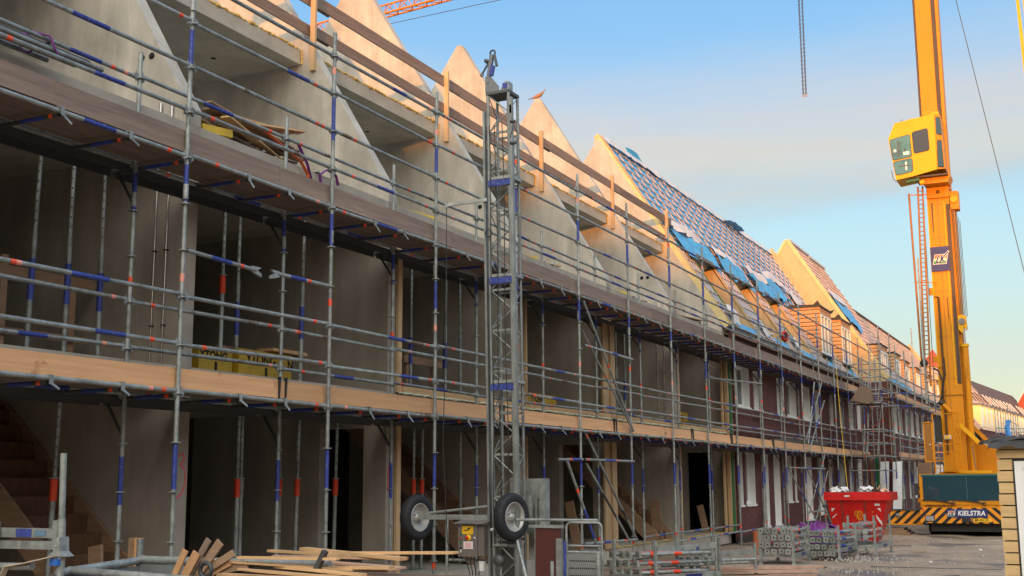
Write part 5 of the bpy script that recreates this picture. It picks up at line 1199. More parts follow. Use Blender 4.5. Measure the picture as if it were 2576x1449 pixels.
b = MB(); sd = 4
for q in range(16):
    c = Vector((-6.85+rnd(-.4, .5), 32+rnd(-.5, .5), .42+rnd(-.12, .14)))
    b.faces([c+Vector((rnd(-.22, .22), rnd(-.22, .22), rnd(-.1, .12))) for _ in range(5)], [(0, 1, 2), (0, 2, 3), (0, 3, 4), (1, 2, 4), (2, 3, 4)], purple)
b.sheet(lambda u, v: (-6.8+.5*math.cos(6.283*u)*math.sin(math.pi*v)*(1+.5*mn.noise(Vector((u*5, v*5, 0)))), 32+.5*math.sin(6.283*u)*math.sin(math.pi*v), .3+.3*math.cos(math.pi*v)*(1+.8*mn.noise(Vector((u*7, v*7, 3))))), 16, 8, purple, False)
b.build('strap_heap', None, origin=(-6.8, 32, 0), label="heap of dark purple lifting straps before the skip", cat='straps')
# yellow hose / rope to the skip
b = MB(); pts_ = [Vector((-8.36, 43.75, 6.6)).lerp(Vector((-6.55, 35.2, 1.35)), q/14)+Vector((0, 0, -.5*math.sin(math.pi*q/14))) for q in range(15)]; b.pipe(pts_, .008, signy, 5); b.build('yellow_rope', None, origin=tuple(pts_[0]), label="thin yellow rope running from the scaffold down to the red skip", cat='rope')
# orange drain pipe offcut, small bits on the ground
t = thing('drain_pipe', (-8.0, 31.3, 0), "orange-brown drain pipe sticking up beside the left stillage", 'pipe'); b = MB(); b.tube((-7.45, 28.3, 0), (-7.45, 28.3, .55), .1, mat('terracotta', (.42, .12, .05), .6), 14); b.build('pipe', t)
# ============================================================ MOBILE TOWER CRANE
cr_ = thing('mobile_crane', (-3.82, 40, 0), "yellow mobile tower crane with raised mast and operator cab, hazard striped front", 'crane')
YF = 40.0
b = MB(); b.box(-5.2, -2.45, YF+.02, YF+3.2, .40, .95, cyel); b.box(-5.1, -2.5, YF+3.2, YF+12, .7, 1.0, cyel); b.build('chassis', cr_)
b = MB(); b.box(-5.22, -2.43, YF-.04, YF+.02, .38, .86, hazc); b.build('bumper', cr_, origin=(-3.82, YF, 0))
b = MB(); b.box(-5.2, -5.09, YF, YF+2.0, .952, 1.90, cyel); b.box(-2.55, -2.45, YF, YF+2.0, .952, 1.90, cyel); b.box(-5.09, -2.55, YF, YF+.1, .952, 1.08, cyel); b.box(-5.2, -2.45, YF+1.9, YF+2.0, .96, 1.9, cyel); b.box(-5.2, -2.45, YF+.05, YF+2.0, 1.86, 1.92, cyel); b.build('cab', cr_)
b = MB(); b.box(-5.1, -2.54, YF-.01, YF+.02, 1.08, 1.84, cglass); b.build('windscreen', cr_)
b = MB(); b.box(-5.14, -2.5, YF-.02, YF+.05, 1.84, 1.90, cteal); b.box(-3.79, -3.78, YF-.014, YF-.01, 1.1, 1.82, mat('seam', (.12, .2, .22), .3)); b.build('sun_visor', cr_)
b = MB()
for x0_ in (-4.75, -3.85): b.beam((x0_, YF-.03, 1.09), (x0_+.55, YF-.03, 1.0), .03, .03, black, up=(0, 1, 0)); b.beam((x0_-.4, YF-.025, 1.1), (x0_+.4, YF-.025, 1.06), .02, .025, black, up=(0, 1, 0)); b.ring((x0_+.55, YF-.03, .98), .05, .012, (0, 1, 0), black, 12, 4)
b.build('wiper', cr_)
b = MB(); b.box(-5.08, -4.79, YF-.06, YF-.041, .43, .62, black); b.box(-5.055, -4.815, YF-.066, YF-.06, .455, .60, mat('lamp_glass', (.55, .6, .62), .15, .5, noise=((20, 20, 20), .3, 3))); b.build('headlight', cr_)
b = MB(); b.lathe((-5.12, YF-.04, .80), (0, -1, 0), [(.035, 0), (.03, .02), (.001, .02)], redc, 12); b.lathe((-5.05, YF-.1, .36), (0, -1, 0), [(.06, 0), (.05, .05), (.001, .05)], black, 12); b.build('marker_lamp', cr_)
sg = MB().box(-4.42, -3.22, YF-.055, YF-.041, .56, .82, signb).build('name_board', cr_)
text('lettering', "KIELSTRA", signw, sg, (-4.10, YF-.058, .625), .205, R(90), 0, .002, shear=.15, bold=.006, sx=.93)
def lklogo(parent, x, y, z, s):
    "slanted flag in orange, cream and green with LK"
    def P(u, v, o=0): return (x+s*(u+.22*v), y-o, z+s*v)
    b = MB(); b.face([P(-.04, -.04), P(1.04, -.04), P(1.04, .80), P(-.04, .80)], signw)
    for v0, v1, mm in ((0, .26, logog), (.26, .46, cream), (.46, .76, orangel)): b.face([P(0, v0, .004), P(1.0, v0, .004), P(1.0, v1, .004), P(0, v1, .004)], mm)
    b.build('logo', parent)
    b = MB()
    for pts_, mm, w_, o in (([(.30, .72), (.22, .12), (.52, .12)], signw, .17, .008), ([(.56, .66), (.56, .12)], signw, .17, .008), ([(.60, .36), (1.05, 1.02)], signw, .17, .008), ([(.60, .36), (.92, .12)], signw, .17, .008),
                       ([(.30, .72), (.22, .12), (.52, .12)], signb, .10, .014), ([(.56, .66), (.56, .12)], signb, .10, .014), ([(.60, .36), (1.02, .98)], signb, .09, .014), ([(.60, .36), (.90, .12)], signb, .10, .014)):
        for a, c in zip(pts_[:-1], pts_[1:]): b.beam(P(a[0], a[1], o), P(c[0], c[1], o), .006, w_*s, mm, up=(0, 0, 1)) if False else b.beam(P(a[0], a[1], o), P(c[0], c[1], o), w_*s, .004, mm, up=(0, 1, 0))
    b.build('logo_letters', parent)
lklogo(sg, -4.40, YF-.058, .60, .20)
pl = MB().box(-3.65, -3.12, YF-.055, YF-.041, .425, .53, signy).build('number_plate', cr_)
MB().box(-3.68, -3.652, YF-.055, YF-.041, .425, .53, signb).build('plate_band', cr_)
text('plate_lettering', "BP-XX-21", dark, pl, (-3.61, YF-.058, .445), .10, R(90), 0, .001, bold=.002)
MB().box(-3.98, -3.72, YF-.08, YF-.041, .42, .56, black).build('tow_hitch', cr_)
text('model_lettering', "SPIERINGS SK488-AT4", dark, cr_, (-5.07, YF-.003, .885), .095, R(90), 0, .001, bold=.001, sx=.9)
for sx_ in (-4.75, -2.9):
    b = MB(); b.lathe((sx_-.3, YF+.75, .46), (1, 0, 0), [(.2, 0), (.42, 0), (.46, .04), (.46, .50), (.42, .54), (.2, .54), (.2, 0)], rubber, 24); b.build('wheel', cr_, origin=(sx_, YF+1.5, .45))
b = MB(); b.box(-4.95, -2.7, YF+.2, YF+6, .12, .42, black); b.build('underbody', cr_)
b = MB(); b.box(-5.33, -5.22, YF-.1, YF+.0, 1.25, 1.62, black); b.beam((-5.25, YF, 1.62), (-5.25, YF+.1, 2.15), .02, .02, steel); b.build('mirror', cr_)
b = MB(); b.box(-6.5, -5.2, 40.4, 40.7, .34, .76, haz); b.build('outrigger', cr_, origin=(-6.5, 40.4, 0))
b = MB(); b.box(-6.46, -5.2, 40.36, 40.74, .76, .80, steeld); b.box(-6.46, -5.2, 40.36, 40.74, .30, .34, cyel); b.lathe((-5.98, 40.39, .60), (0, -1, 0), [(.001, 0.02), (.07, .02), (.07, 0)], grey, 16); b.build('outrigger_cover', cr_)
b = MB(); b.box(-6.0, -5.2, 46.0, 46.3, .75, 1.05, haz); b.build('outrigger', cr_, origin=(-6.0, 46, .1)); b = MB(); b.box(-6.05, -5.95, 45.9, 46.0, .9, 1.6, haz); b.build('outrigger_leg', cr_, origin=(-6.0, 46, .1))
t = thing('support_mats', (-6.2, 40.6, 0), "stack of dark timber mats under the striped outrigger", 'timber mats'); b = MB()
for q in range(3): b.box(-6.6+.15*q, -5.6-.1*q, 40.1+.1*q, 41.2, .0+.07*q, .065+.07*q, wooda)
b.build('mats', t)
# superstructure and mast
YM = 43.0
b = MB(); b.box(-4.95, -2.6, YM+.2, YM+5.5, 1.3, 2.0, cyel); b.prism([(-4.0, 2.0), (-4.0, 3.2), (-3.35, 2.86), (-2.4, 2.86), (-2.4, 2.0)], 'y', YM+.6, YM+4.6, cyel); b.build('turntable', cr_)
b = MB(); b.box(-4.28, -3.2, YM-.35, YM+.1, 1.95, 2.03, cyel2); b.box(-3.0, -2.98, YM+.57, YM+.6, 2.2, 2.86, dark)
for z_ in (2.06, 2.66): b.box(-3.03, -2.9, YM+.54, YM+.59, z_, z_+.1, black)
b.build('engine_cover', cr_)
b = MB(); b.prism([(-4.74, 2.0), (-4.74, 11.9), (-4.22, 11.9), (-4.13, 11.6), (-3.98, 11.6), (-3.98, 2.0)], 'y', YM, YM+1.05, cyel)
b.build('mast', cr_)
b = MB(); b.box(-4.42, -4.38, YM-.012, YM-.001, 3.95, 11.85, mat('weld_line', (.46, .19, .01), .5)); b.box(-4.745, -4.70, YM-.02, YM-.001, 2.0, 11.9, cyel2); b.box(-4.12, -4.0, YM-.03, YM-.001, 5.0, 11.3, greasy); b.box(-4.2, -4.16, YM-.025, YM-.001, 4.9, 11.4, cyel2); b.box(-3.975, -3.86, YM+.1, YM+.95, 2.0, 11.2, cyel)  # darker strips mark the weld seams of the mast
for z_ in (4.6, 7.2, 9.3, 10.6): b.box(-4.76, -3.9, YM-.03, YM-.001, z_, z_+.03, mat('weld_line', (.46, .19, .01), .5)) if z_ < 5 else None

for z_ in (3.95, 5.15, 6.6, 8.2, 10.1, 11.3):
    b.box(-4.735, -4.13, YM-.006, YM-.0005, z_, z_+.012, mat('weld_line', (.46, .19, .01), .5)); [b.lathe((-4.66+.1*q_, YM-.001, z_+.05), (0, -1, 0), [(.013, 0), (.011, .008), (.001, .01)], steeld, 6) for q_ in range(5)]
b.prism([(-4.55, 5.9), (-4.5, 5.9), (-4.49, 5.3), (-4.54, 5.1)], 'y', YM-.004, YM-.0005, greasy); b.prism([(-4.3, 8.0), (-4.27, 8.0), (-4.26, 7.3), (-4.29, 7.2)], 'y', YM-.004, YM-.0005, greasy); b.prism([(-4.62, 11.4), (-4.56, 11.4), (-4.57, 10.4), (-4.6, 10.2)], 'y', YM-.004, YM-.0005, greasy); b.build('mast_flange', cr_)
b = MB(); b.box(-4.0, -3.7, YM+.0, YM+.5, 11.1, 11.75, cyel); b.tube((-3.85, YM-.05, 11.45), (-3.85, YM+.1, 11.45), .12, cyel2, 14); b.build('head_sheave', cr_)
b = MB()
for q, xq in enumerate((-3.93, -3.89, -3.84, -3.79, -3.75, -3.71)): b.tube((xq, YM-.0+.03*q, 11.2-.1*q), (xq+.03, YM-.0+.03*q, 7.3), .010, steeld, 5)
b.build('hoist_rope', cr_)
b = MB(); b.prism([(-3.98, 6.85), (-3.98, 7.32), (-3.86, 7.36), (-3.72, 7.3), (-3.70, 6.9), (-3.74, 6.8), (-3.8, 6.95), (-3.86, 6.7)], 'y', YM-.05, YM+.2, cyel2); b.tube((-3.85, YM-.09, 7.12), (-3.85, YM-.04, 7.12), .11, gtin, 14); b.tube((-3.82, YM, 6.3), (-3.82, YM, 6.85), .045, chrome, 10); b.tube((-3.80, YM, 2.0), (-3.81, YM, 6.3), .105, cyel, 14); b.tube((-3.81, YM, 6.24), (-3.81, YM, 6.34), .13, cyel2, 14); b.build('lift_cylinder', cr_)
b = MB()
for x_, y_ in ((-4.60, YM-.08), (-4.56, YM-.09)): b.pipe([(x_, y_, 2.6), (x_, y_, 4.2), (x_-.06, y_, 4.7), (x_+.03, y_, 5.2), (x_+.02, y_, 8.0), (x_-.05, y_, 8.03), (x_-.11, y_, 8.03)], .016, black, 6)
b.pipe([(-4.88, YM-.1, 5.55), (-4.72, YM-.15, 5.45), (-4.60, YM-.18, 5.1), (-4.60, YM-.18, 4.7), (-4.72, YM-.14, 4.4), (-4.84, YM-.1, 4.3)], .03, black, 8); b.build('hydraulic_hose', cr_)
# telescopic section
b = MB(); b.box(-4.74, -4.20, YM+.12, YM+.8, 11.9, 21, cyel); b.box(-4.06, -3.96, YM+.15, YM+.75, 11.9, 21, cyel); b.build('telescope', cr_)
b = MB(); b.box(-4.82, -4.745, YM+.15, YM+.6, 14.2, 21, greasy); b.box(-4.195, -4.065, YM+.14, YM+.5, 12, 21, greasy); b.build('chain_guide', cr_)
# operator cab
yc = 42.05
b = MB(); co = [(-5.80, 13.66), (-5.56, 14.20), (-4.22, 14.36), (-4.24, 12.36), (-5.10, 12.20), (-5.62, 12.14)]
b.prism(co, 'y', yc, yc+1.15, cyel2); b.prism([(-4.24, 12.36), (-4.22, 14.36), (-4.03, 14.3), (-3.98, 12.40)], 'y', yc+.18, yc+1.15, cyel); 
b.faces([(-4.22, yc, 14.36), (-4.24, yc, 12.36), (-3.98, yc+.18, 12.40), (-4.03, yc+.18, 14.3)], [(0, 1, 2, 3)], cyel)
oc = b.build('operator_cab', cr_)
def rrect(pts, r_=.09):
    out_ = []; n_ = len(pts)
    for i in range(n_):
        p = Vector(pts[i]); a = Vector(pts[i-1]); c = Vector(pts[(i+1) % n_]); da = (a-p).normalized()*r_; dc = (c-p).normalized()*r_
        for k in range(5): f = k/4; q = (p+da)*(1-f)**2+p*2*f*(1-f)+(p+dc)*f*f; out_.append((q.x, q.y))
    return out_
for pts_ in ([(-5.75, 13.60), (-5.08, 13.72), (-5.05, 12.93), (-5.68, 12.86)], [(-5.67, 12.80), (-5.04, 12.86), (-5.04, 12.38), (-5.60, 12.30)], [(-4.99, 13.78), (-4.47, 13.86), (-4.45, 13.08), (-4.96, 13.02)]):
    rr_ = rrect([Vector((p[0], p[1])) for p in pts_]); big = [((p[0]-sum(q[0] for q in rr_)/len(rr_))*1.05+sum(q[0] for q in rr_)/len(rr_), (p[1]-sum(q[1] for q in rr_)/len(rr_))*1.05+sum(q[1] for q in rr_)/len(rr_)) for p in rr_]
    b = MB(); b.prism(big, 'y', yc-.012, yc-.001, black); b.prism(rr_, 'y', yc-.02, yc-.0125, cabglass if pts_[0][0] < -5 else mat('dark_cab_glass', (.03, .03, .035), .1, spec=.9)); b.build('window', oc)
b = MB(); b.box(-5.5, -5.46, yc-.024, yc-.021, 12.95, 13.55, steeld); b.beam((-5.4, yc-.023, 13.5), (-5.42, yc-.023, 13.0), .004, .05, steeld, up=(0, 1, 0)); b.box(-5.32, -5.12, yc-.026, yc-.021, 13.0, 13.12, rubb); b.box(-5.27, -5.25, yc-.026, yc-.021, 13.1, 13.25, dark); b.box(-5.64, -5.55, yc-.026, yc-.021, 13.14, 13.24, rubb); b.box(-5.28, -5.22, yc-.026, yc-.021, 12.45, 12.75, rubb); b.box(-5.5, -5.1, yc-.026, yc-.021, 12.6, 12.63, steeld); b.build('controls', oc)
for za, zb in ((13.62, 14.22), (12.46, 13.38)):
    b = MB(); b.faces([(-4.20+.05*0-.0, yc+.03, za), (-4.04, yc+.14, za), (-4.07, yc+.14, zb), (-4.2, yc+.03, zb)], [(0, 1, 2, 3)], cglass)
    b2 = MB(); nv = Vector((.57, -.82, 0)); pts4 = [(-4.205, yc+.028, za), (-4.03, yc+.145, za+.0), (-4.05, yc+.13, zb), (-4.195, yc+.035, zb)]
    b2.face([Vector(p)+nv*.02 for p in pts4], cglass); b2.face([Vector(p)+nv*.012+Vector(((p[0]+4.12)*.12, 0, (p[2]-(za+zb)/2)*.06)) for p in pts4], black); b2.build('window', oc)
b = MB(); b.box(-4.6, -4.36, yc+.1, yc+.4, 14.32, 14.50, cyel2)
for r_ in range(3):
    for c_ in range(5): b.lathe((-4.575+.045*c_+.01*(r_ % 2), yc+.098, 14.37+.045*r_), (0, -1, 0), [(.001, .002), (.014, .002), (.014, 0)], dark, 6)
b.box(-5.1, -4.7, yc+.2, yc+.5, 14.27, 14.34, cyel2); b.tube((-5.4, yc+.1, 14.22), (-5.28, yc+.1, 14.32), .01, black, 5); b.box(-4.36, -4.1, yc+.3, yc+1.1, 14.30, 14.52, cyel2); b.build('roof_vent', oc)
b = MB(); b.box(-5.0, -3.92, yc+.1, yc+1.3, 12.16, 12.22, greasy); b.prism([(-4.85, 12.15), (-4.75, 11.95), (-3.95, 11.95), (-3.85, 12.2)], 'y', yc+.3, yc+1.2, cyel); b.box(-4.72, -4.0, yc+.85, yc+1.9, 11.55, 12.1, cyel); b.tube((-5.3, yc+.2, 12.08), (-4.85, yc+.2, 12.12), .075, mat('motor_green', (.06, .17, .10), .5), 12); b.tube((-4.85, yc+.2, 11.98), (-4.7, yc+.2, 12.0), .09, cyel2, 12); b.lathe((-4.35, yc+.84, 11.75), (0, -1, 0), [(.03, .0), (.06, 0), (.06, .02), (.03, .02)], dark, 12)
b.pipe([(-5.75, yc, 12.5), (-5.72, yc, 12.2), (-5.6, yc, 12.05)], .01, black, 5); b.build('cab_floor', oc)
# access ladder beside the mast
ladder('ladder', cr_, (-5.13, YM-.35, 4.9), (-4.98, YM-.35, 11.95), (.16, 0, 0), 44, lad, .034, .018)
b = MB(); b.box(-5.16, -5.10, YM-.42, YM-.38, 4.3, 9.4, steel); b.tube((-5.22, YM-.3, 5.6), (-5.30, YM-.3, 11.75), .035, lad, 8); b.tube((-4.88, YM-.2, 4.0), (-4.84, YM-.2, 11.9), .012, steeld, 6)
for z_ in (5.6, 8.55, 11.7): b.beam((-5.3, YM-.3, z_), (-4.6, YM-.05, z_), .03, .03, cyel)
b.box(-4.86, -4.74, YM-.1, YM-.02, 8.1, 8.35, cyel); b.box(-4.86, -4.74, YM-.1, YM-.02, 5.75, 5.95, cyel); b.lathe((-5.15, YM-.3, 5.72), (0, -1, 0), [(.001, .12), (.12, .1), (.14, 0), (.001, 0)], black, 14); b.build('ladder_guide', cr_)
# foot platform and cage
b = MB()
for x_ in (-5.26, -5.0): b.box(x_-.018, x_+.018, YM-.62, YM-.58, 2.34, 3.68, cyel)
for z_ in (2.34, 3.66): b.box(-5.28, -4.98, YM-.62, YM-.58, z_-.018, z_+.018, cyel)
b.box(-5.24, -5.02, YM-.60, YM-.59, 2.36, 3.64, mat('mesh_infill', (.30, .13, .02), .6)); b.box(-5.1, -5.05, YM-.64, YM-.62, 2.9, 2.93, signw)
for x_ in (-4.96, -4.32): b.box(x_-.02, x_+.02, YM-.62, YM-.57, 1.95, 3.95, cyel)
for z_ in (2.12, 2.36, 2.66, 2.92, 3.94): b.box(-4.96, -4.1, YM-.62, YM-.58, z_-.012, z_+.012, cyel)
b.build('platform_cage', cr_)
ladder('ladder', cr_, (-4.3, YM-.66, 1.95), (-4.3, YM-.66, 3.95), (.2, 0, 0), 8, cyel, .016, .012)
b = MB(); b.box(-4.93, -4.72, YM-.45, YM-.1, 3.0, 3.85, black); b.box(-4.68, -4.45, YM-.1, YM-.0, 3.1, 3.24, rubb); b.box(-4.65, -4.48, YM-.11, YM-.1, 3.12, 3.22, signy); b.build('toolbox', cr_)
b = MB(); b.beam((-4.15, YM-.25, 3.6), (-3.55, YM-.25, 2.95), .07, .13, cyel2); b.beam((-3.85, YM+.3, 3.6), (-3.3, YM+.3, 3.0), .07, .13, cyel); b.beam((-3.55, YM-.3, 2.92), (-2.85, YM-.3, 3.14), .1, .1, black); b.beam((-3.2, YM-.3, 2.84), (-2.6, YM-.3, 3.0), .1, .1, black); b.tube((-3.78, YM-.3, 2.85), (-3.70, YM-.3, 2.05), .018, chrome, 8); b.tube((-4.65, YM-.2, 4.3), (-4.4, YM-.2, 4.0), .07, cyel, 10); b.lathe((-4.68, YM-.25, 4.33), (0, -1, 0), [(.001, .03), (.07, .03), (.09, 0)], black, 14); b.build('strut', cr_)
bd = MB().box(-4.73, -4.12, YM-.05, YM-.035, 8.93, 9.80, signb).build('sign_board', cr_)
lklogo(bd, -4.66, YM-.053, 9.19, .42)
b = MB()
for x_ in (-4.68, -4.43, -4.17):
    for z_ in (8.98, 9.74): b.lathe((x_, YM-.05, z_), (0, -1, 0), [(.012, 0), (.010, .006), (.001, .008)], steel, 8)
b.build('bolt', bd)
# upper right boom edge and stay rope, hook chains
b = MB(); b.beam((-1.30, 41, 20), (-1.16, 41, 14.5), .10, .10, cyel2); b.beam((-1.12, 41, 20), (-1.0, 41, 14.5), .04, .04, cyel2); b.build('folded_jib', cr_)
b = MB(); b.tube((-3.55, 41, 20.5), (-1.2, 41, 5.2), .013, steeld, 5); b.build('stay_rope', cr_)
def chain(b, p, q, lk, r_):
    p, q = Vector(p), Vector(q); n_ = int((q-p).length/lk)
    for i in range(n_):
        c = p+(q-p)*((i+.5)/n_); d = (q-p).normalized(); s_ = Vector((1, 0, 0)) if i % 2 else Vector((0, 1, 0))
        for sgn_ in (-1, 1): b.tube(c-d*lk*.6+s_*sgn_*r_*1.2, c+d*lk*.6+s_*sgn_*r_*1.2, r_*.7, greasy, 4, caps=False)
ch = thing('lifting_chains', (-7.8, 38, 14.3), "two rusty lifting chains hanging from above with hooks against the sky", 'chain')
for p, q in (((-7.86, 38, 19.5), (-7.86, 38, 14.4)), ((-7.74, 38, 19.5), (-7.77, 38, 14.4))):
    b = MB(); chain(b, p, q, .07, .016); b.build('chain', ch)
    b = MB(); b.ring(Vector(q)+Vector((0, 0, -.05)), .035, .012, (0, 1, 0), mat('hook_brass', (.40, .25, .10), .5, .4), 12, 5); b.build('hook', ch)
# tower crane jib far behind the gables
jb = thing('tower_crane_jib', (-40, 60, 31), "orange lattice tower crane jib crossing behind the gables at the top", 'crane')
b = MB(); A0, A1 = Vector((-46, 60, 31.25)), Vector((-30, 60, 30.95+.9)); B0, B1 = Vector((-46, 60.4, 31.95)), Vector((-30, 60.4, 32.3)); C0 = Vector((-46, 61.2, 30.75)); C1 = Vector((-30, 61.2, 31.45))
A0 = Vector((-46, 60, 30.74)); A1 = Vector((-30, 60, 31.62)); B0 = Vector((-46, 60.4, 31.5)); B1 = Vector((-30, 60.4, 32.4)); C0 = Vector((-46, 60.9, 30.9)); C1 = Vector((-30, 60.9, 31.8))
for p, q, r_ in ((A0, A1, .07), (B0, B1, .06), (C0, C1, .06)): b.tube(p, q, r_, orange, 6)
n_ = 15
for i in range(n_):
    f0_, f1_ = i/n_, (i+.5)/n_
    for P0, P1, Q0, Q1 in ((A0, A1, B0, B1), (B0, B1, C0, C1), (A0, A1, C0, C1)):
        b.tube(P0.lerp(P1, f0_), Q0.lerp(Q1, f1_), .034, orange, 4); b.tube(Q0.lerp(Q1, f1_), P0.lerp(P1, (i+1)/n_), .034, orange, 4)
b.build('lattice', jb)
b = MB(); b.tube((-40, 50, 25.52), (-22, 50, 25.7), .018, steeld, 5); b.build('guy_rope', jb)
# ============================================================ TIMBER CABIN at the right edge
cbn = thing('timber_cabin', (-1.06, 15, 0), "pale slatted timber cabin with white window and black tarp at the right edge", 'cabin')
b = MB(); b.box(-1.04, 2.4, 15.03, 17.5, .05, 2.12, black); b.build('body', cbn)
b = MB(); z = .08; k = 0
while z < 2.1:
    xe = 2.4 if z > 1.93 else -.905
    b.box(-1.07+rnd(-.006, .006)+.004*(k % 2), xe, 15.0, 15.028, z, min(z+.118 if z < 1.9 else z+.095, 2.16), clady); z += .134 if z < 1.85 else .105; k += 1
b.build('slat_cladding', cbn)
b = MB()
b.box(-.90, -.885, 14.99, 15.03, .08, 1.93, black); b.box(-.884, -.80, 14.985, 15.06, .1, 1.92, whitep); b.box(-.80, 1.6, 14.985, 15.06, 1.84, 1.92, whitep); b.box(-.80, -.765, 15.0, 15.05, .1, 1.84, whitep); b.box(-.765, 1.5, 14.99, 15.055, 1.68, 1.74, whitep); b.box(-.765, -.72, 14.99, 15.05, .1, 1.68, whitep); b.build('window', cbn)
MB().box(-.72, 1.5, 15.06, 15.07, .1, 1.68, glass).build('pane', cbn)
b = MB()
def tarp(u, v):
    x = -1.12+3.6*u; y = 14.9+2.7*v; e = min(u*4, 1)*min((v+.05)*3, 1); return (x, y, 2.14+.16*e+.05*mn.noise(Vector((x*3, y*3, 0)))*1.4)
b.sheet(tarp, 24, 12, black); b.sheet(lambda u, v: (-1.16+.5*u+.04*math.sin(v*9), 14.93-.06*v, 2.2-.12*v-.02*math.sin(u*11)), 6, 4, black); b.build('tarp', cbn)
b = MB(); b.faces([(-1.12, 14.9, 2.15), (-1.13, 15.3, 2.12), (-1.16, 14.95, 2.06), (-1.0, 14.92, 2.17)], [(0, 1, 2), (0, 2, 3)], black); b.build('tarp_corner', cbn)
# ============================================================ FOREGROUND
cn = thing('steel_container', (-6.8, 8, 0), "grey-green tube rimmed steel container full of sawn boards at the bottom", 'container')
b = MB(); b.box(-7.84, -5.8, 8.28, 8.32, .1, 1.0, grey); b.box(-7.88, -7.84, 7.3, 8.32, .1, .98, grey); b.box(-7.84, -5.8, 7.3, 7.34, .1, .92, signb); b.box(-5.8, -5.76, 7.3, 8.32, .1, .95, grey); b.box(-7.84, -5.8, 7.34, 8.28, .5, .55, grey); b.build('body', cn)
b = MB(); b.tube((-7.86, 8.3, 1.04), (-5.78, 8.3, 1.04), .035, steel, 10); b.tube((-7.86, 8.3, 1.03), (-7.8, 7.3, .99), .035, steel, 10); b.tube((-7.83, 7.45, 1.0), (-5.78, 7.32, .95), .035, steel, 10); b.build('rim', cn)
b = MB(); b.tube((-7.88, 8.32, .3), (-7.88, 8.32, 1.22), .03, steel, 8); b.beam((-5.85, 8.2, 1.0), (-5.76, 8.2, 1.16), .05, .04, steeld); b.ring((-6.75, 7.9, 1.0), .06, .02, (0, 1, 0), steeld, 14, 6); b.build('fitting', cn)
gpl = 'sawn boards heaped on the steel container'
for q in range(18):
    x = -6.0+rnd(-.35, .4); y = 8.45+rnd(-.55, .85); z = .93+.010*q+rnd(-.02, .02)
    a = rnd(-.22, .12); L_ = rnd(.9, 1.6); d = Vector((math.cos(a), math.sin(a), rnd(-.05, .03)))*L_/2
    t = thing('sawn_board', (x, y, z), ("long" if L_ > 1.4 else "middling" if L_ > 1.15 else "short")+" pale pinkish sawn board flat in the heap "+("towards the hoist" if x > -6 else "towards the upright offcuts"), 'board', gpl)
    b = MB(); b.beam(Vector((x, y, z))-d, Vector((x, y, z))+d, rnd(.05, .12), rnd(.015, .028), random.choice([woodx, woodx, mat('pinkish_board', (.58, .36, .25), .75, noise=((3, 20, 20), .22, 5))])); b.build('board', t)
t = thing('board_trestle', (-5.6, 9.1, 0), "low pallet carrying the ends of the sawn boards beside the control box", 'pallet'); b = MB(); b.box(-6.9, -4.9, 8.9, 9.4, .84, .90, wooda); b.box(-6.9, -6.7, 8.9, 9.4, 0, .84, wooda); b.box(-5.1, -4.9, 8.9, 9.4, 0, .84, wooda); b.build('pallet', t)
for q, (xa, za, xb, zb) in enumerate([(-7.22, .85, -7.08, 1.15), (-7.14, .85, -6.98, 1.13), (-7.12, .86, -6.88, 1.24), (-7.04, .9, -6.78, 1.22), (-7.08, .9, -6.66, 1.13), (-7.05, .9, -6.72, 1.06), (-6.95, .95, -6.55, 1.03)]):
    t = thing('board_offcut', (xa, 8.0, za), ['leftmost', 'second', 'third, tallest', 'fourth', 'fifth', 'sixth', 'flattest, rightmost'][q]+" short board sticking up at the container's left end", 'board', 'short boards sticking up from the container')
    b = MB(); b.beam((xa, 8.0+.03*q, za), (xb, 8.02+.03*q, zb), .06+.02*(q % 2), .018, random.choice([boardn, wooda, boardb]), up=(0, 1, 0)); b.build('board', t)
t = thing('board_offcut', (-8.9, 9.0, 0), "orange-brown double board standing behind the container's left corner", 'board'); b = MB(); b.box(-8.66, -8.56, 8.98, 9.03, .3, 1.19, wooda); b.box(-8.555, -8.48, 8.95, 9.0, .3, 1.19, boardn); b.build('board', t)
sf = thing('steel_stillage', (-7.45, 7, 0), "grey steel stillage frame with blue patch at the lower left", 'stillage')
b = MB(); b.tube((-7.465, 7, 1.42), (-7.485, 7, 1.96), .026, steel, 12); b.build('upright', sf)
b = MB(); b.tube((-7.455, 7, 1.18), (-7.465, 7, 1.44), .032, steel, 12); b.prism([(-7.55, 1.15), (-7.36, 1.15), (-7.42, 1.19), (-7.43, 1.3), (-7.48, 1.3), (-7.49, 1.19)], 'y', 6.95, 7.05, steel); b.beam((-7.5, 6.98, 1.26), (-7.5, 6.98, 1.43), .03, .05, steel); b.tube((-7.45, 7, .2), (-7.45, 7, 1.15), .032, steel, 12); b.build('socket', sf)
b = MB(); b.box(-9.3, -7.48, 6.97, 7.02, 1.29, 1.365, steel); b.box(-9.3, -7.48, 6.96, 7.0, 1.20, 1.265, steel); b.box(-9.3, -7.48, 6.97, 7.02, .6, .66, steel); b.build('beam', sf)
b = MB(); b.box(-7.93, -7.76, 6.965, 6.969, 1.295, 1.36, blue); b.build('blue_patch', sf)
MB().box(-7.72, -7.60, 6.965, 6.969, 1.305, 1.35, mat('maker_plate', (.12, .22, .33), .5)).build('maker_plate', sf)
b = MB(); b.ring((-8.13, 6.95, 1.33), .022, .01, (0, 1, 0), steel, 10, 5); b.beam((-8.13, 6.95, 1.25), (-8.13, 6.95, 1.42), .015, .05, steel); b.build('bracket', sf)
b = MB(); b.tube((-8.3, 6.9, 1.06), (-7.65, 6.9, 1.07), .03, steel, 10); b.box(-7.5, -7.42, 6.93, 6.97, 1.08, 1.13, mat('blue_plastic', (.03, .15, .55), .4)); b.build('lower_tube', sf)
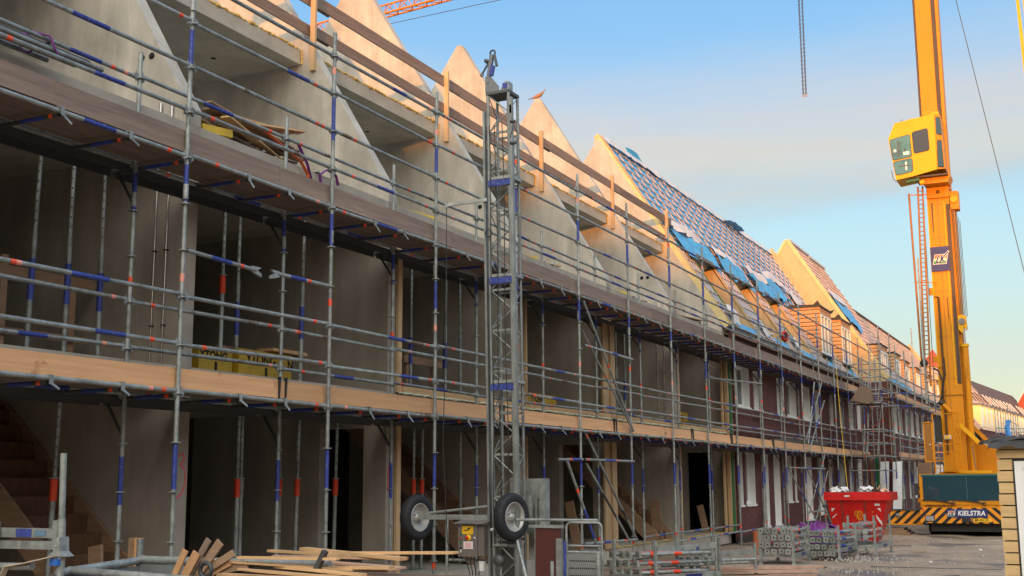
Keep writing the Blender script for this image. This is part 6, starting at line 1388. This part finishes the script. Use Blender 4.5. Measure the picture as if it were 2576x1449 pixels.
b = MB(); b.beam((-7.45, 6.9, 1.15), (-7.68, 6.86, 1.10), .006, .05, strapc, up=(0, 1, 0)); b.beam((-7.68, 6.86, 1.10), (-7.88, 6.85, 1.07), .006, .06, strapc, up=(0, 1, 0)); b.beam((-7.88, 6.85, 1.07), (-7.95, 6.85, .95), .006, .06, strapc, up=(0, 1, 0)); b.build('strap', sf)
# boards lying bottom centre-right
for q, (x, y, z, a, L_, w_) in enumerate([(-5.8, 21.0, .06, 1.0, 2.6, .3), (-5.75, 21.3, .12, 1.05, 2.4, .28), (-5.6, 21.6, .17, .98, 2.2, .26), (-6.3, 20.7, .06, 1.1, 2.0, .2), (-5.3, 20.4, .05, .9, 1.8, .22)]):
    t = thing('scaffold_board', (x, y, z), ["wide pinkish board lowest in the pile before the left stillage", "wide pinkish board in the middle of the pile before the left stillage", "topmost pinkish board of the pile before the left stillage", "narrow board lying left of the board pile", "board end at the bottom edge below the board pile"][q], 'board')
    d = Vector((math.sin(a), math.cos(a), 0))*L_/2; b = MB(); b.beam(Vector((x, y, z))-d, Vector((x, y, z))+d, w_, .04, mat('pink_board', (.42, .27, .20), .8, noise=((6, 6, 6), .2, 5))); b.build('board', t)
# ground scraps
def ground_scrap(x, y, a, L_, w_, lb, m=wooda):
    t = thing('ground_lath', (x, y, 0), lb, 'lath'); d = Vector((math.sin(a), math.cos(a), 0))*L_/2; b = MB(); b.beam(Vector((x, y, .035))-d, Vector((x, y, .03))+d, w_, .012, m); b.build('lath', t)
ground_scrap(-5.2, 32.6, 1.35, 1.3, .09, "dark curled strip on the ground behind the right stillage", black)
ground_scrap(-4.05, 30.3, .7, .5, .06, "short dark lath on the open ground right of the stillages")
ground_scrap(-3.0, 24.6, 1.5, 2.4, .04, "long thin lath on the ground near the cabin", steeld)
ground_scrap(-2.6, 22.6, .6, .7, .05, "lath on the ground touching the cabin's foot", steeld)
ground_scrap(-5.3, 24.0, 1.2, .7, .07, "dark strip beside the board pile", black)
b = MB()
for q in range(700):
    cl = random.choice([(-5.0, 27.6, 1.2, .7), (-4.6, 23.5, 1.5, .9), (-4.8, 26.5, .8, .8), (-8.2, 28, .5, 8), (-5.5, 34, 2, 3), (-3.2, 29, 2.2, 5)])
    x, y = random.gauss(cl[0], cl[2]*.5), random.gauss(cl[1], cl[3]*.6); s_ = rnd(.005, .016)*(1.5 if q % 9 == 0 else 1)
    if not (-9 < x < -1.3): continue
    b.faces([(x-s_, y-s_, 0), (x+s_, y-s_*.7, 0), (x+s_*.8, y+s_, 0), (x-s_*.7, y+s_, 0), (x+rnd(-.3, .3)*s_, y, s_*rnd(.9, 1.5)+.02)], [(0, 1, 4), (1, 2, 4), (2, 3, 4), (3, 0, 4)], gravel)
b.build('gravel', None, label="pale gravel and mortar crumbs scattered over the ground", cat='gravel', kind='stuff')
for x, y, s_, lb in [(-5.1, 29.2, .12, "pale mortar lump beside the middle stillage"), (-3.3, 26.4, .035, "small white scrap on open ground"), (-2.75, 31.4, .04, "small white scrap near the crane's front")]:
    lump((x, y, .03), (s_, s_, s_*.5), rubb if s_ < .1 else gravel, 'ground_lump', lb)
# red site vacuum/cable reel hanging on the upper scaffold, radio
t = thing('cable_reel', (-8.5, KY(11)-.4, 6.3), "red cable reel hanging on the upper scaffold rail before the roof", 'cable reel')
b = MB(); b.ring((-8.5, 36.55, 6.16), .12, .04, (.9, -.4, 0), redo, 18, 6); b.ring((-8.42, 36.25, 6.16), .12, .04, (.9, -.4, 0), redo, 18, 6); b.build('drum', t)
b = MB(); b.tube((-8.5, 36.6, 6.16), (-8.42, 36.25, 6.16), .09, black, 10); b.beam((-8.46, 36.4, 5.95), (-8.46, 36.4, 6.4), .03, .03, black); b.build('core', t)
t = thing('grating_stack', (-8.75, 38, 2.72), "thin grey gratings stacked on the lower deck before the brick wall", 'gratings')
b = MB()
for q in range(6): b.box(-9.0, -8.6+.01*q, 35.6+.2*q, 41.2+.35*q, 2.9+.02*q, 2.908+.02*q, steel)
for y_ in (36.0, 38.2, 40.5): b.box(-9.0, -8.6, y_, y_+.08, 2.72, 2.9, wooda)
b.build('gratings', t)
t = thing('frames_stack', (-8.2, 47, 0), "white window frames leaning at the foot of the stair tower", 'window frames')
for q, x_ in enumerate((-7.55, -7.1)):
    b = MB(); b.beam((x_, 47.6+.3*q, .25), (x_-.12, 49.2+.3*q, 2.45), .34, .06, white, up=(0, -1, .3)); b.build('frame', t)
t = thing('green_panel', (-7.9, 48, 0), "green and brown boards leaning inside the stair tower", 'boards')
b = MB(); b.beam((-7.7, 47.8, .2), (-7.85, 48.4, 2.6), .14, .03, greenp, up=(0, -1, 0)); b.build('green_board', t); b = MB(); b.beam((-7.9, 47.8, .2), (-8.05, 48.4, 2.6), .12, .03, wooda, up=(0, -1, 0)); b.beam((-8.1, 47.8, .2), (-8.3, 48.4, 2.6), .1, .03, boardb, up=(0, -1, 0)); b.build('brown_board', t)
# porch between scaffold and crane
t = thing('timber_shed', (-6.6, 56, 0), "dark boarded site shelter with slatted side behind the truck", 'shelter')
b = MB(); b.box(-7.3, -6.7, 56, 56.1, 0, 2.5, wooda); b.box(-6.6, -6.4, 56.2, 56.25, .2, 2.4, white); b.box(-6.35, -6.25, 56.2, 56.25, .2, 2.4, white); b.build('boarding', t)
b = MB(); [b.box(-6.1, -5.0, 57, 57.05, 1.75+.13*q, 1.85+.13*q, copperw) for q in range(6)]; b.build('slats', t)
b = MB(); b.beam((-6.5, 56.5, 2.6), (-5.4, 56.6, 1.9), .3, .08, black); b.build('roof', t)
# every face outward
import bmesh
for o in COL.objects:
    if o.type == 'MESH' and len(o.data.polygons) < 20000 and not o.data.get('_n'):
        o.data['_n'] = 1
        bm_ = bmesh.new(); bm_.from_mesh(o.data); bmesh.ops.recalc_face_normals(bm_, faces=bm_.faces); bm_.to_mesh(o.data); bm_.free()
for o in COL.objects:
    if '_w' in o: del o['_w']
